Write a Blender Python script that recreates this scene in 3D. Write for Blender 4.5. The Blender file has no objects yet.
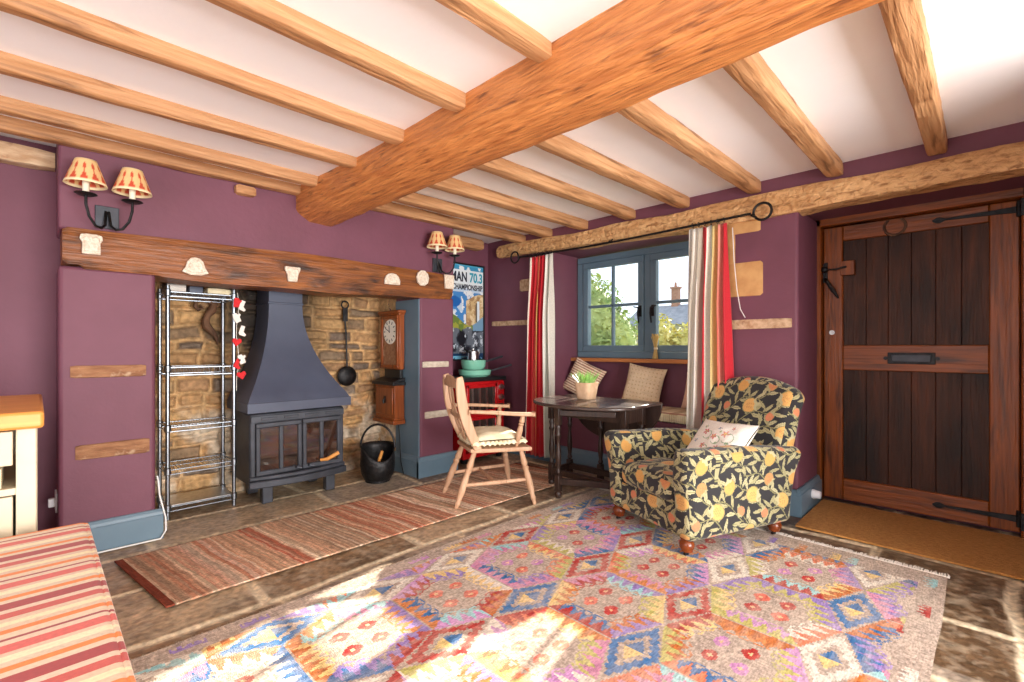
import bpy, math, random
import numpy as np
from mathutils import Vector, Matrix
PI = math.pi
SC = bpy.context.scene
COL = SC.collection
rnd = random.Random(7)

# ------------------------------------------------------------------ helpers
def lin(c):
    c = c / 255.0
    return c / 12.92 if c <= .04045 else ((c + .055) / 1.055) ** 2.4
def S(r, g, b): return (lin(r), lin(g), lin(b), 1.0)
def SA(*rows): return np.array([S(*r)[:3] for r in rows])

def _h(ix, iy, s):
    n = (ix * 374761393 + iy * 668265263 + s * 974634541) & 0xffffffff
    n = ((n ^ (n >> 13)) * 1274126177) & 0xffffffff
    return ((n ^ (n >> 16)) & 0xffff) / 65535.0
def vn(x, y, s=0):
    x = np.asarray(x, float); y = np.asarray(y, float)
    ix = np.floor(x).astype(np.int64); iy = np.floor(y).astype(np.int64)
    fx = x - ix; fy = y - iy
    fx = fx * fx * (3 - 2 * fx); fy = fy * fy * (3 - 2 * fy)
    a = _h(ix, iy, s); b = _h(ix + 1, iy, s); c = _h(ix, iy + 1, s); d = _h(ix + 1, iy + 1, s)
    return (a * (1 - fx) + b * fx) * (1 - fy) + (c * (1 - fx) + d * fx) * fy
def fbm(x, y, s=0, o=4):
    t = 0; a = .5; n = 0
    for i in range(o):
        t = t + a * vn(np.asarray(x) * 2 ** i, np.asarray(y) * 2 ** i, s + i * 17); n += a; a *= .5
    return t / n
def sst(a, b, x):
    t = np.clip((x - a) / (b - a), 0, 1); return t * t * (3 - 2 * t)

# ---- materials
def mat(name, c, c2=None, rough=.6, metal=0., scale=(6, 6, 6), ramp=(.35, .65), detail=5, bump=0., bscale=None,
        attr=False, var=.25, spec=.5, coat=0., c3=None, c3scale=None, c3ramp=(.6, .75), trans=0., dist=0., sheen=0., bdist=.01):
    m = bpy.data.materials.new(name); m.use_nodes = True
    nt = m.node_tree; N = nt.nodes; L = nt.links
    b = N['Principled BSDF']
    b.inputs['Roughness'].default_value = rough; b.inputs['Metallic'].default_value = metal
    b.inputs['Specular IOR Level'].default_value = spec
    b.inputs['Coat Weight'].default_value = coat
    b.inputs['Transmission Weight'].default_value = trans
    if sheen: b.inputs['Sheen Weight'].default_value = sheen
    tc = N.new('ShaderNodeTexCoord')
    def noise(sc, dt=detail):
        mp = N.new('ShaderNodeMapping'); mp.inputs['Scale'].default_value = sc
        L.new(tc.outputs['Object'], mp.inputs['Vector'])
        n = N.new('ShaderNodeTexNoise'); n.inputs['Scale'].default_value = 1.0; n.inputs['Detail'].default_value = dt
        n.inputs['Distortion'].default_value = dist
        L.new(mp.outputs['Vector'], n.inputs['Vector']); return n
    def rampn(fac, a, bb, ca, cb):
        r = N.new('ShaderNodeValToRGB'); r.color_ramp.elements[0].position = a; r.color_ramp.elements[1].position = bb
        r.color_ramp.elements[0].color = ca; r.color_ramp.elements[1].color = cb
        L.new(fac, r.inputs['Fac']); return r
    out = None
    if attr:
        at = N.new('ShaderNodeVertexColor'); at.layer_name = 'Col'
        n = noise(scale)
        r = rampn(n.outputs['Fac'], .3, .7, (1 - var,) * 3 + (1,), (1 + var * .6,) * 3 + (1,))
        mx = N.new('ShaderNodeMix'); mx.data_type = 'RGBA'; mx.blend_type = 'MULTIPLY'; mx.inputs[0].default_value = 1
        L.new(at.outputs['Color'], mx.inputs[6]); L.new(r.outputs['Color'], mx.inputs[7]); out = mx.outputs[2]
        if c3 is not None:
            n3 = noise(c3scale); r3 = rampn(n3.outputs['Fac'], c3ramp[0], c3ramp[1], (0, 0, 0, 1), (.5, .5, .5, 1))
            m3 = N.new('ShaderNodeMix'); m3.data_type = 'RGBA'
            L.new(r3.outputs['Color'], m3.inputs[0]); L.new(out, m3.inputs[6]); m3.inputs[7].default_value = c3; out = m3.outputs[2]
    elif c2 is not None:
        n = noise(scale); r = rampn(n.outputs['Fac'], ramp[0], ramp[1], c, c2); out = r.outputs['Color']
        if c3 is not None:
            n3 = noise(c3scale or (2, 2, 2)); r3 = rampn(n3.outputs['Fac'], c3ramp[0], c3ramp[1], (0, 0, 0, 1), (1, 1, 1, 1))
            mx = N.new('ShaderNodeMix'); mx.data_type = 'RGBA'
            L.new(r3.outputs['Color'], mx.inputs[0]); L.new(out, mx.inputs[6]); mx.inputs[7].default_value = c3; out = mx.outputs[2]
    if out is None: b.inputs['Base Color'].default_value = c
    else: L.new(out, b.inputs['Base Color'])
    if bump:
        nb = noise(bscale or tuple(s * 3 for s in scale))
        bp = N.new('ShaderNodeBump'); bp.inputs['Strength'].default_value = bump; bp.inputs['Distance'].default_value = bdist
        L.new(nb.outputs['Fac'], bp.inputs['Height']); L.new(bp.outputs['Normal'], b.inputs['Normal'])
    return m

def woodm(name, c, c2, dark, axis='x', rough=.55, bump=.5, sc=1., crack=(.62, .72), spec=.4, crs=None):
    st = {'x': (2.6, 44, 44), 'y': (44, 2.6, 44), 'z': (44, 44, 2.6)}[axis]
    cr = {'x': (2.2, 26, 26), 'y': (26, 2.2, 26), 'z': (26, 26, 2.2)}[axis]
    cr = crs or cr; st = tuple(s * sc for s in st); cr = tuple(s * sc for s in cr)
    return mat(name, c, c2, rough=rough, scale=st, ramp=(.3, .7), detail=7, bump=bump, bscale=tuple(s * 1.6 for s in st),
               c3=dark, c3scale=cr, c3ramp=crack, dist=.6, spec=spec)

# ---- mesh builder
ROOTM = {}
class MB:
    def __init__(s): s.v = []; s.f = []
    def add(s, v, f, M=None):
        o = len(s.v)
        if M is not None: v = [tuple(M @ Vector(p)) for p in v]
        s.v += [tuple(map(float, p)) for p in v]; s.f += [tuple(i + o for i in q) for q in f]; return s
    def box(s, x0, y0, z0, x1, y1, z1, M=None):
        v = [(x0, y0, z0), (x1, y0, z0), (x1, y1, z0), (x0, y1, z0), (x0, y0, z1), (x1, y0, z1), (x1, y1, z1), (x0, y1, z1)]
        return s.add(v, [(3, 2, 1, 0), (4, 5, 6, 7), (0, 1, 5, 4), (1, 2, 6, 5), (2, 3, 7, 6), (3, 0, 4, 7)], M)
    def grid(s, P, M=None, flip=False, cu=False, cv=False):
        P = np.asarray(P, float); nu, nv = P.shape[:2]
        ids = np.arange(nu * nv).reshape(nu, nv)
        if cu: ids = np.vstack([ids, ids[:1]])
        if cv: ids = np.hstack([ids, ids[:, :1]])
        a = ids[:-1, :-1].ravel(); b = ids[1:, :-1].ravel(); c = ids[1:, 1:].ravel(); d = ids[:-1, 1:].ravel()
        q = np.stack([a, b, c, d] if not flip else [d, c, b, a], 1)
        return s.add(P.reshape(-1, 3).tolist(), q.tolist(), M)
    def tube(s, path, r, n=8, M=None, closed=False, cap=True):
        path = [Vector(p) for p in path]; m = len(path)
        rs = r if isinstance(r, (list, tuple)) else [r] * m
        rings = []; up = None
        for i, p in enumerate(path):
            if closed: t = path[(i + 1) % m] - path[i - 1]
            else: t = path[min(i + 1, m - 1)] - path[max(i - 1, 0)]
            t.normalize()
            if up is None:
                up = Vector((0, 0, 1)) if abs(t.z) < .9 else Vector((1, 0, 0))
            u = (up - t * up.dot(t))
            if u.length < 1e-6: u = t.orthogonal()
            u.normalize(); w = t.cross(u); up = u
            rings.append([p + (u * math.cos(2 * PI * k / n) + w * math.sin(2 * PI * k / n)) * rs[i] for k in range(n)])
        v = [q for R in rings for q in R]; f = []
        for i in range(m if closed else m - 1):
            j = (i + 1) % m
            for k in range(n):
                l = (k + 1) % n; f.append((i * n + k, i * n + l, j * n + l, j * n + k))
        if cap and not closed:
            f.append(tuple(range(n - 1, -1, -1))); f.append(tuple((m - 1) * n + k for k in range(n)))
        return s.add(v, f, M)
    def lathe(s, prof, n=20, M=None, cap=True):
        v = []; f = []
        for (r, z) in prof:
            v += [(r * math.cos(2 * PI * k / n), r * math.sin(2 * PI * k / n), z) for k in range(n)]
        for i in range(len(prof) - 1):
            for k in range(n):
                l = (k + 1) % n; f.append((i * n + k, i * n + l, (i + 1) * n + l, (i + 1) * n + k))
        if cap:
            f.append(tuple(range(n - 1, -1, -1))); e = (len(prof) - 1) * n; f.append(tuple(e + k for k in range(n)))
        return s.add(v, f, M)
    def prism(s, poly, t, M=None):
        n = len(poly)
        v = [(x, y, 0) for x, y in poly] + [(x, y, t) for x, y in poly]
        f = [tuple(range(n - 1, -1, -1)), tuple(range(n, 2 * n))] + [(i, (i + 1) % n, n + (i + 1) % n, n + i) for i in range(n)]
        return s.add(v, f, M)
    def rbox(s, sx, sy, sz, r, res=.03, M=None, warp=None):
        h = np.array([sx, sy, sz]) / 2
        for ax in range(3):
            for sg in (-1, 1):
                a, b = [(1, 2), (2, 0), (0, 1)][ax]
                na = max(3, int(2 * h[a] / res) + 1); nb = max(3, int(2 * h[b] / res) + 1)
                ua = np.linspace(-h[a], h[a], na); ub = np.linspace(-h[b], h[b], nb)
                A, B = np.meshgrid(ua, ub, indexing='ij')
                P = np.zeros((na, nb, 3)); P[..., a] = A; P[..., b] = B; P[..., ax] = sg * h[ax]
                inner = np.clip(P, -(h - r), h - r); d = P - inner
                ln = np.linalg.norm(d, axis=-1, keepdims=True); P = inner + d / np.maximum(ln, 1e-9) * r
                if warp is not None: P = warp(P)
                s.grid(P, M, flip=(sg < 0))
        return s
    def sphere(s, c, r, n=14, M=None):
        rx, ry, rz = r if isinstance(r, (tuple, list)) else (r, r, r)
        th = np.linspace(1e-3, PI - 1e-3, n); ph = np.linspace(0, 2 * PI, 2 * n, endpoint=False)
        T, Ph = np.meshgrid(th, ph, indexing='ij')
        P = np.stack([c[0] + rx * np.sin(T) * np.cos(Ph), c[1] + ry * np.sin(T) * np.sin(Ph), c[2] + rz * np.cos(T)], -1)
        return s.grid(P, M, cv=True)
    def build(s, name, m, parent=None, local=False, bevel=0., bseg=2, smooth=True, ang=35, col=None, weld=False, solid=0.,
              label=None, cat=None, group=None, kind=None):
        v = np.array(s.v, float); M = None; loc = Vector((0, 0, 0))
        wv = v
        if parent is not None:
            M = ROOTM[parent.name]
            if not local:
                Mi = np.array(M.inverted()); v = v @ Mi[:3, :3].T + Mi[:3, 3]
        else:
            lo = v.min(0); hi = v.max(0); loc = Vector(((lo[0] + hi[0]) / 2, (lo[1] + hi[1]) / 2, lo[2])); v = v - np.array(loc)
        me = bpy.data.meshes.new(name); me.from_pydata(v.tolist(), [], s.f)
        if col is not None:
            nl = len(me.loops); vi = np.zeros(nl, int); me.loops.foreach_get('vertex_index', vi)
            nf = len(me.polygons); ls = np.zeros(nf, int); lt = np.zeros(nf, int)
            me.polygons.foreach_get('loop_start', ls); me.polygons.foreach_get('loop_total', lt)
            fc = np.zeros(nf * 3); me.polygons.foreach_get('center', fc); fc = fc.reshape(-1, 3)
            fn = np.zeros(nf * 3); me.polygons.foreach_get('normal', fn); fn = fn.reshape(-1, 3)
            fi = np.repeat(np.arange(nf), lt)
            src = wv if not local else v
            off = 0 if local else src[0] - v[0]
            # facecentres/normals are given in object space (+ offset for top-level ones)
            rgb = col(src[vi], fn[fi], fc[fi] + off)
            ca = me.color_attributes.new('Col', 'FLOAT_COLOR', 'CORNER')
            out = np.ones((nl, 4)); out[:, :3] = np.clip(rgb, 0, 1); ca.data.foreach_set('color', out.ravel())
        if weld:
            import bmesh
            bm = bmesh.new(); bm.from_mesh(me); bmesh.ops.remove_doubles(bm, verts=bm.verts, dist=1e-5)
            bm.to_mesh(me); bm.free()
        if smooth:
            me.polygons.foreach_set('use_smooth', [True] * len(me.polygons))
            try: me.set_sharp_from_angle(angle=math.radians(ang))
            except Exception: pass
        me.materials.append(m)
        o = bpy.data.objects.new(name, me); COL.objects.link(o); o.location = loc
        if parent is not None:
            o.parent = parent; ROOTM[o.name] = M
        else:
            ROOTM[o.name] = Matrix.Translation(loc)
        if bevel:
            bv = o.modifiers.new('bevel', 'BEVEL'); bv.width = bevel; bv.segments = bseg; bv.limit_method = 'ANGLE'; bv.angle_limit = math.radians(40)
        if solid:
            sm = o.modifiers.new('solid', 'SOLIDIFY'); sm.thickness = solid; sm.offset = 0
        tag(o, label, cat, group, kind)
        return o
def tag(o, label=None, cat=None, group=None, kind=None):
    if label: o['label'] = label
    if cat: o['category'] = cat
    if group: o['group'] = group
    if kind: o['kind'] = kind
def thing(name, label, cat, loc=(0, 0, 0), rz=0., group=None, kind=None):
    o = bpy.data.objects.new(name, None); COL.objects.link(o); o.location = loc; o.rotation_euler = (0, 0, rz)
    o.empty_display_size = .1
    ROOTM[o.name] = Matrix.Translation(loc) @ Matrix.Rotation(rz, 4, 'Z')
    tag(o, label, cat, group, kind); return o
def dup(root, loc, rz=0., label=None):
    r = root.copy(); COL.objects.link(r); r.location = loc; r.rotation_euler = (0, 0, rz)
    if label: r['label'] = label
    ROOTM[r.name] = Matrix.Translation(loc) @ Matrix.Rotation(rz, 4, 'Z')
    for ch in list(root.children):
        c = ch.copy(); COL.objects.link(c); c.parent = r
        for g in ch.children:
            d = g.copy(); COL.objects.link(d); d.parent = c
    return r
def struct(name, mb, m, **k): return mb.build(name, m, kind='structure', **k)
def T(x, y, z): return Matrix.Translation((x, y, z))
def R(a, ax): return Matrix.Rotation(a, 4, ax)
def beam(mb, axis, a0, a1, u0, u1, w0, w1, amp=.006, seed=0, r=.015, n=40, poly=None, sag=0., ends=0.):
    """hewn timber: axis 'x' or 'y'; (u = other horizontal axis, w = z)"""
    if poly is None:
        poly = []
        for (cu, cw, a) in ((u1 - r, w0 + r, -PI / 2), (u1 - r, w1 - r, 0), (u0 + r, w1 - r, PI / 2), (u0 + r, w0 + r, PI)):
            for k in range(4): poly.append((cu + r * math.cos(a + k * PI / 6), cw + r * math.sin(a + k * PI / 6)))
        # extra points on the long sides
        out = []
        for i in range(len(poly)):
            p, q = poly[i], poly[(i + 1) % len(poly)]; out.append(p)
            L = math.hypot(q[0] - p[0], q[1] - p[1]); k = int(L / .03)
            for j in range(1, k): out.append((p[0] + (q[0] - p[0]) * j / k, p[1] + (q[1] - p[1]) * j / k))
        poly = out
    pl = np.array(poly); cen = pl.mean(0)
    ts = np.linspace(a0, a1, n); P = []
    for i, t in enumerate(ts):
        sc = 1.0
        if ends and (i == 0 or i == n - 1): sc = 1 - ends
        q = cen + (pl - cen) * sc
        k = np.arange(len(pl))
        nz = (fbm(t * 2.2 + k * 0, k * .35 + 31, seed, 3) - .5) * 2 * amp + (vn(t * 14, k * .8, seed + 5) - .5) * amp * .7
        bow = (vn(t * .9, 3.3, seed + 9) - .5) * amp * 2.2
        d = (q - cen); d = d / np.maximum(np.linalg.norm(d, axis=1, keepdims=True), 1e-6)
        q = q + d * nz[:, None]; q[:, 1] += bow + sag * (1 - ((t - a0) / (a1 - a0)) * 2) ** 2
        row = np.zeros((len(pl), 3))
        if axis == 'x': row[:, 0] = t; row[:, 1] = q[:, 0]; row[:, 2] = q[:, 1]
        else: row[:, 1] = t; row[:, 0] = q[:, 0]; row[:, 2] = q[:, 1]
        P.append(row)
    P = np.array(P); mb.grid(P, cv=True, flip=(axis == 'x'))
    m = len(pl); o = len(mb.v) - n * m
    f0 = tuple(o + k for k in range(m)); f1 = tuple(o + (n - 1) * m + k for k in range(m))
    mb.f += [f0 if axis == 'x' else f0[::-1], f1[::-1] if axis == 'x' else f1]
    return mb
def pillow(mb, w, h, t, M, n=26, pinch=.06, lump=.01, seed=0):
    u = np.linspace(-1, 1, n); U, V = np.meshgrid(u, u, indexing='ij')
    prof = np.maximum(0, (1 - np.abs(U) ** 3)) ** .6 * np.maximum(0, (1 - np.abs(V) ** 3)) ** .6
    X = U * w / 2 * (1 - pinch * (1 - np.abs(V) ** 2) * np.abs(U) ** 2 * 1.3); Y = V * h / 2 * (1 - pinch * (1 - np.abs(U) ** 2) * np.abs(V) ** 2 * 1.3)
    nz = (fbm(U * 2.1 + 9, V * 2.1 + 4, seed, 3) - .5) * lump * prof
    mb.grid(np.stack([X, Y, prof * t / 2 + nz + .004], -1), M)
    mb.grid(np.stack([X, Y, -prof * t / 2 + nz - .004], -1), M, flip=True)
    return mb

# ------------------------------------------------------------------ materials
M = {}
M['purple'] = mat('plum_wall_paint', S(104, 57, 72), S(112, 63, 79), rough=.62, scale=(3, 3, 3), bump=.12, bscale=(40, 40, 40))
M['blue'] = mat('slate_blue_paint', S(92, 115, 130), S(99, 122, 136), rough=.42, scale=(5, 5, 5), bump=.05)
M['white'] = mat('ceiling_white', S(244, 242, 244), S(247, 245, 247), rough=.8, scale=(2, 2, 2), bump=.1, bscale=(25, 25, 25))
M['oak'] = mat('main_beam_oak', S(218, 144, 80), S(178, 106, 54), rough=.5, scale=(56, 5, 56), ramp=(.3, .68), detail=10, bump=.8, bscale=(80, 8, 80), c3=S(118, 68, 38), c3scale=(60, 7, 60), c3ramp=(.56, .74), dist=.35, bdist=.02)
M['joist'] = woodm('joist_oak', S(200, 152, 108), S(164, 114, 72), S(118, 78, 48), 'x', rough=.6, bump=.8, crack=(.58, .72))
M['lintel'] = mat('hewn_pale_oak', S(222, 176, 122), S(196, 146, 94), rough=.65, scale=(20, 3, 20), bump=.9, bscale=(24, 26, 30), c3=S(160, 112, 68), c3scale=(34, 16, 44), c3ramp=(.52, .68), dist=.5, bdist=.03)
M['mantel'] = woodm('mantel_oak', S(150, 90, 44), S(108, 60, 30), S(40, 24, 17), 'x', rough=.42, bump=.9, crack=(.5, .72), crs=(3.5, 9, 12))
M['doorframe'] = woodm('door_oak', S(150, 76, 18), S(108, 52, 13), S(46, 24, 10), 'z', rough=.42, bump=.4, crack=(.52, .74))
M['doorrail'] = woodm('door_rail_oak', S(150, 76, 18), S(108, 52, 13), S(46, 24, 10), 'y', rough=.42, bump=.4, crack=(.52, .74))
M['doorpanel'] = mat('door_plank_dark', S(90, 46, 21), S(62, 32, 16), rough=.5, scale=(34, 34, 2.2), ramp=(.3, .7), detail=8, bump=.5, c3=S(34, 19, 12), c3scale=(4, 4.5, 1.6), c3ramp=(.36, .66), dist=.4, spec=.3)
M['iron'] = mat('black_iron', S(28, 27, 28), S(48, 46, 46), rough=.45, metal=.7, scale=(30, 30, 30), bump=.3)
M['stove'] = mat('stove_black', S(50, 52, 58), S(62, 64, 72), rough=.48, metal=.25, scale=(12, 12, 12), bump=.06, bscale=(90, 90, 90))
M['hood'] = mat('hood_slate_enamel', S(62, 67, 84), S(70, 76, 94), rough=.5, metal=.1, scale=(4, 4, 4), bump=.05, bscale=(60, 60, 60))
M['stoveglass'] = mat('stove_glass', S(14, 13, 15), S(62, 40, 32), rough=.05, scale=(9, 9, 9), spec=1., coat=1.)
M['chrome'] = mat('chrome_wire', S(150, 156, 164), rough=.34, metal=1.)
M['steel'] = mat('brushed_steel', S(180, 180, 180), S(205, 205, 205), rough=.3, metal=1., scale=(40, 40, 4))
M['plaster'] = mat('carved_plaster', S(232, 218, 200), S(205, 186, 164), rough=.8, scale=(60, 60, 60), bump=1., bscale=(70, 70, 70))
M['attr'] = mat('painted_cloth', (1, 1, 1, 1), attr=True, var=.12, rough=.85, scale=(120, 120, 120), sheen=.15)
M['kilim'] = mat('kilim_wool', (1, 1, 1, 1), attr=True, var=.4, rough=.95, scale=(60, 170, 60), bump=.5, bscale=(260, 90, 100), spec=.15)
M['stone'] = mat('rubble_stone', (1, 1, 1, 1), attr=True, var=.4, rough=.85, scale=(26, 26, 26), bump=.9, bscale=(50, 50, 50))
M['flag'] = mat('flagstone', (1, 1, 1, 1), attr=True, var=.5, rough=.36, scale=(34, 34, 34), detail=9, bump=.5, bscale=(40, 40, 40), spec=.5, c3=S(200, 182, 156), c3scale=(18, 18, 18), c3ramp=(.50, .68))
M['art'] = mat('poster_print', (1, 1, 1, 1), attr=True, var=.05, rough=.3, scale=(4, 4, 4))
M['shade'] = mat('lamp_shade_fabric', (1, 1, 1, 1), attr=True, var=.06, rough=.8, scale=(80, 80, 80))
M['candle'] = mat('candle_ivory', S(238, 226, 200), rough=.5)
M['chairwood'] = woodm('bleached_elm', S(204, 164, 132), S(178, 138, 106), S(138, 100, 74), 'z', rough=.55, bump=.2)
M['darkoak'] = woodm('dark_table_oak', S(62, 44, 36), S(44, 31, 27), S(26, 19, 17), 'z', rough=.32, bump=.2)
M['tabletop'] = woodm('dark_table_top', S(76, 62, 56), S(58, 46, 42), S(40, 31, 28), 'y', rough=.25, bump=.1)
M['clockwood'] = woodm('mahogany_clock', S(150, 78, 34), S(112, 54, 24), S(66, 30, 16), 'z', rough=.3, bump=.1)
M['black'] = mat('black_paint', S(22, 22, 24), S(30, 30, 32), rough=.4)
M['dial'] = mat('clock_dial', S(240, 234, 220), rough=.4)
M['footwood'] = mat('bun_foot_varnish', S(130, 62, 26), S(96, 42, 18), rough=.25, scale=(30, 30, 10))
M['terracotta'] = mat('pale_terracotta', S(222, 186, 150), S(204, 164, 128), rough=.85, scale=(18, 18, 18), bump=.25)
M['soil'] = mat('soil', S(60, 44, 32), S(84, 62, 46), rough=.95, scale=(60, 60, 60), bump=.6)
M['leafy'] = mat('succulent_leaf', S(120, 172, 80), S(170, 206, 124), rough=.45, scale=(30, 30, 30))
M['hedge'] = mat('garden_foliage', S(124, 148, 84), S(186, 196, 124), rough=.7, scale=(1.6, 1.6, 1.6), detail=3)
M['shrub'] = mat('golden_shrub', S(170, 170, 84), S(214, 206, 132), rough=.7, scale=(3, 3, 3))
M['bark'] = mat('bark', S(90, 74, 60), S(60, 48, 40), rough=.9, scale=(10, 10, 3), bump=.5)
M['lawn'] = mat('lawn', S(110, 130, 70), S(140, 150, 90), rough=.95, scale=(2, 2, 2))
M['slate'] = mat('slate_roof', S(120, 124, 132), S(142, 144, 150), rough=.8, scale=(2, 2, 2))
M['cottage'] = mat('pale_cottage_stone', S(196, 186, 170), S(176, 164, 146), rough=.9, scale=(2, 2, 3))
M['brick'] = mat('chimney_brick', S(170, 128, 108), S(150, 108, 90), rough=.9, scale=(4, 4, 12))
M['cream'] = mat('cream_paint', S(208, 194, 166), S(200, 184, 155), rough=.45, scale=(3, 3, 3))
M['waxoak'] = woodm('waxed_oak_top', S(224, 156, 78), S(204, 132, 58), S(176, 106, 44), 'x', rough=.4, bump=.1)
M['sill'] = woodm('oak_sill', S(190, 124, 72), S(166, 100, 54), S(120, 70, 38), 'y', rough=.45, bump=.2)
M['redenamel'] = mat('red_enamel', S(190, 24, 28), S(176, 18, 24), rough=.22, scale=(4, 4, 4), coat=.3)
M['mint'] = mat('mint_enamel', S(122, 190, 164), S(136, 200, 174), rough=.25, scale=(6, 6, 6), coat=.3)
M['ovenglass'] = mat('oven_glass', S(60, 52, 50), rough=.08, spec=.8, metal=.3)
M['plastic'] = mat('white_plastic', S(236, 236, 238), rough=.4)
M['cable'] = mat('white_cable', S(228, 226, 222), rough=.5)
M['twine'] = mat('straw', S(222, 196, 130), S(196, 164, 96), rough=.8, scale=(40, 40, 8))
M['coir'] = mat('coir_mat', S(196, 138, 72), S(166, 112, 52), rough=.95, scale=(110, 40, 60), bump=1., bscale=(120, 120, 120))
M['redfelt'] = mat('red_felt', S(206, 40, 44), rough=.9)
M['whitefelt'] = mat('white_felt', S(232, 224, 214), rough=.9)
M['creamcloth'] = mat('cream_cotton', S(240, 228, 196), S(224, 208, 168), rough=.9, scale=(14, 14, 14), bump=.4, bscale=(50, 50, 50))
M['handlewood'] = mat('beech_handle', S(222, 158, 84), S(206, 136, 62), rough=.5, scale=(30, 30, 30))
M['driftwood'] = mat('driftwood', S(112, 78, 54), S(78, 52, 36), rough=.8, scale=(20, 20, 6), bump=.8, bscale=(40, 40, 10))
M['paleblock'] = mat('pale_bond_timber', S(214, 184, 150), S(176, 138, 102), rough=.8, scale=(8, 30, 30), bump=.7, c3=S(150, 108, 80), c3scale=(20, 20, 20))
M['paleblock2'] = mat('limewashed_stone_block', S(208, 196, 178), S(178, 162, 142), rough=.85, scale=(18, 30, 30), bump=.7)
M['brownblock'] = mat('brown_bond_timber', S(166, 120, 84), S(134, 90, 60), rough=.8, scale=(10, 40, 40), bump=.8, c3=S(206, 178, 146), c3scale=(18, 18, 18))
M['quoin'] = mat('honey_quoin_stone', S(206, 160, 104), S(184, 134, 82), rough=.85, scale=(9, 9, 9), bump=.5)
def glassm():
    m = bpy.data.materials.new('window_glass'); m.use_nodes = True; nt = m.node_tree; N = nt.nodes; N.remove(N['Principled BSDF'])
    t = N.new('ShaderNodeBsdfTransparent'); g = N.new('ShaderNodeBsdfGlossy'); g.inputs['Roughness'].default_value = .02
    fr = N.new('ShaderNodeFresnel'); fr.inputs['IOR'].default_value = 1.3; mx = N.new('ShaderNodeMixShader')
    t.inputs['Color'].default_value = (.97, .98, .98, 1)
    nt.links.new(fr.outputs[0], mx.inputs[0]); nt.links.new(t.outputs[0], mx.inputs[1]); nt.links.new(g.outputs[0], mx.inputs[2])
    nt.links.new(mx.outputs[0], N['Material Output'].inputs['Surface']); return m
M['glass'] = glassm()
M['runner'] = None

# ------------------------------------------------------------------ the room shell
XW, XD, YF, YA, YL, YB, ZC = 3.49, 4.03, 3.37, 3.86, 3.72, 4.06, 2.225
XM, YM = -2.6, -3.0          # walls behind the camera

# floor of flagstones
xs = np.concatenate([np.linspace(XM, -.32, 24), np.linspace(-.3, 4.12, 430)]); ys = np.concatenate([np.linspace(YM, -.32, 24), np.linspace(-.3, 4.12, 430)]); FX, FY = np.meshgrid(xs, ys, indexing='ij')
r0 = random.Random(3)
rows = [YM - .3]
for yy in (-1.2, -.62, -.1, .42, .98, 1.5, 1.9, 2.2, 2.72, 3.2, 3.62, 4.0, 4.5): rows.append(yy)
rows = np.array(rows)
def flags(x, y):
    xx = x + (fbm(x * 2.2, y * 2.2, 5, 2) - .5) * .06; yy = y + (fbm(x * 1.7 + 7, y * 2.3, 8, 2) - .5) * .07
    ri = np.clip(np.searchsorted(rows, yy) - 1, 0, len(rows) - 2)
    dy = np.minimum(yy - rows[ri], rows[ri + 1] - yy)
    dx = np.full_like(x, 9.); cid = np.zeros_like(x)
    for k in range(len(rows) - 1):
        rr = random.Random(k * 5 + 1); e = [XM - .8 + rr.random() * .5]
        while e[-1] < 4.8: e.append(e[-1] + .5 + rr.random() * .55)
        e = np.array(e); mk = ri == k
        ci = np.clip(np.searchsorted(e, xx[mk]) - 1, 0, len(e) - 2)
        dx[mk] = np.minimum(xx[mk] - e[ci], e[ci + 1] - xx[mk]); cid[mk] = k * 40 + ci
    return np.minimum(dx, dy), cid
def floor_h(x, y):
    d, c = flags(x, y); return -.006 * (1 - sst(.006, .024, d)) + (_h(c.astype(np.int64), (c * 0).astype(np.int64), 4) - .5) * .003 - .0015
def floor_col(co, nr, fc):
    x, y = co[:, 0], co[:, 1]; d, c = flags(x, y); ci = c.astype(np.int64)
    pal = SA((172, 142, 108), (148, 120, 90), (188, 162, 130), (128, 104, 80), (166, 150, 132))
    k = (_h(ci, ci * 0 + 3, 11) * 4.999).astype(int); col = pal[k]
    brown = (x > 2.2) & (y < .95); col[brown] = SA((104, 80, 58), (92, 70, 52), (116, 90, 66), (98, 76, 60), (110, 86, 62))[k[brown]]   # darker flags by the front door
    n = fbm(x * 7, y * 7, 3, 6); n2 = fbm(x * 16 + 3, y * 13, 23, 5)
    col = col * (.62 + .75 * n)[:, None]
    wear = sst(.52, .7, n2)[:, None] * .55; col = col * (1 - wear) + SA((176, 158, 132))[0] * wear
    dark = sst(.58, .68, fbm(x * 3 + 11, y * 4, 41, 4))[:, None] * .38; col = col * (1 - dark) + SA((66, 52, 42))[0] * dark
    g = (1 - sst(.014, .03, d))[:, None]
    mort = SA((222, 204, 172))[0] * (.85 + .35 * n2)[:, None]
    return col * (1 - g) + mort * g
mb = MB().grid(np.stack([FX, FY, floor_h(FX, FY)], -1)); struct('floor', mb, M['flag'], col=floor_col)
struct('ceiling', MB().box(XM - .1, YM - .1, ZC, 4.4, 4.4, ZC + .12), M['white'])
struct('ceiling.001', MB().box(XM - .1, YM - .1, 2.192, 1.33, YF + .02, ZC + .02), M['white'])

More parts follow.
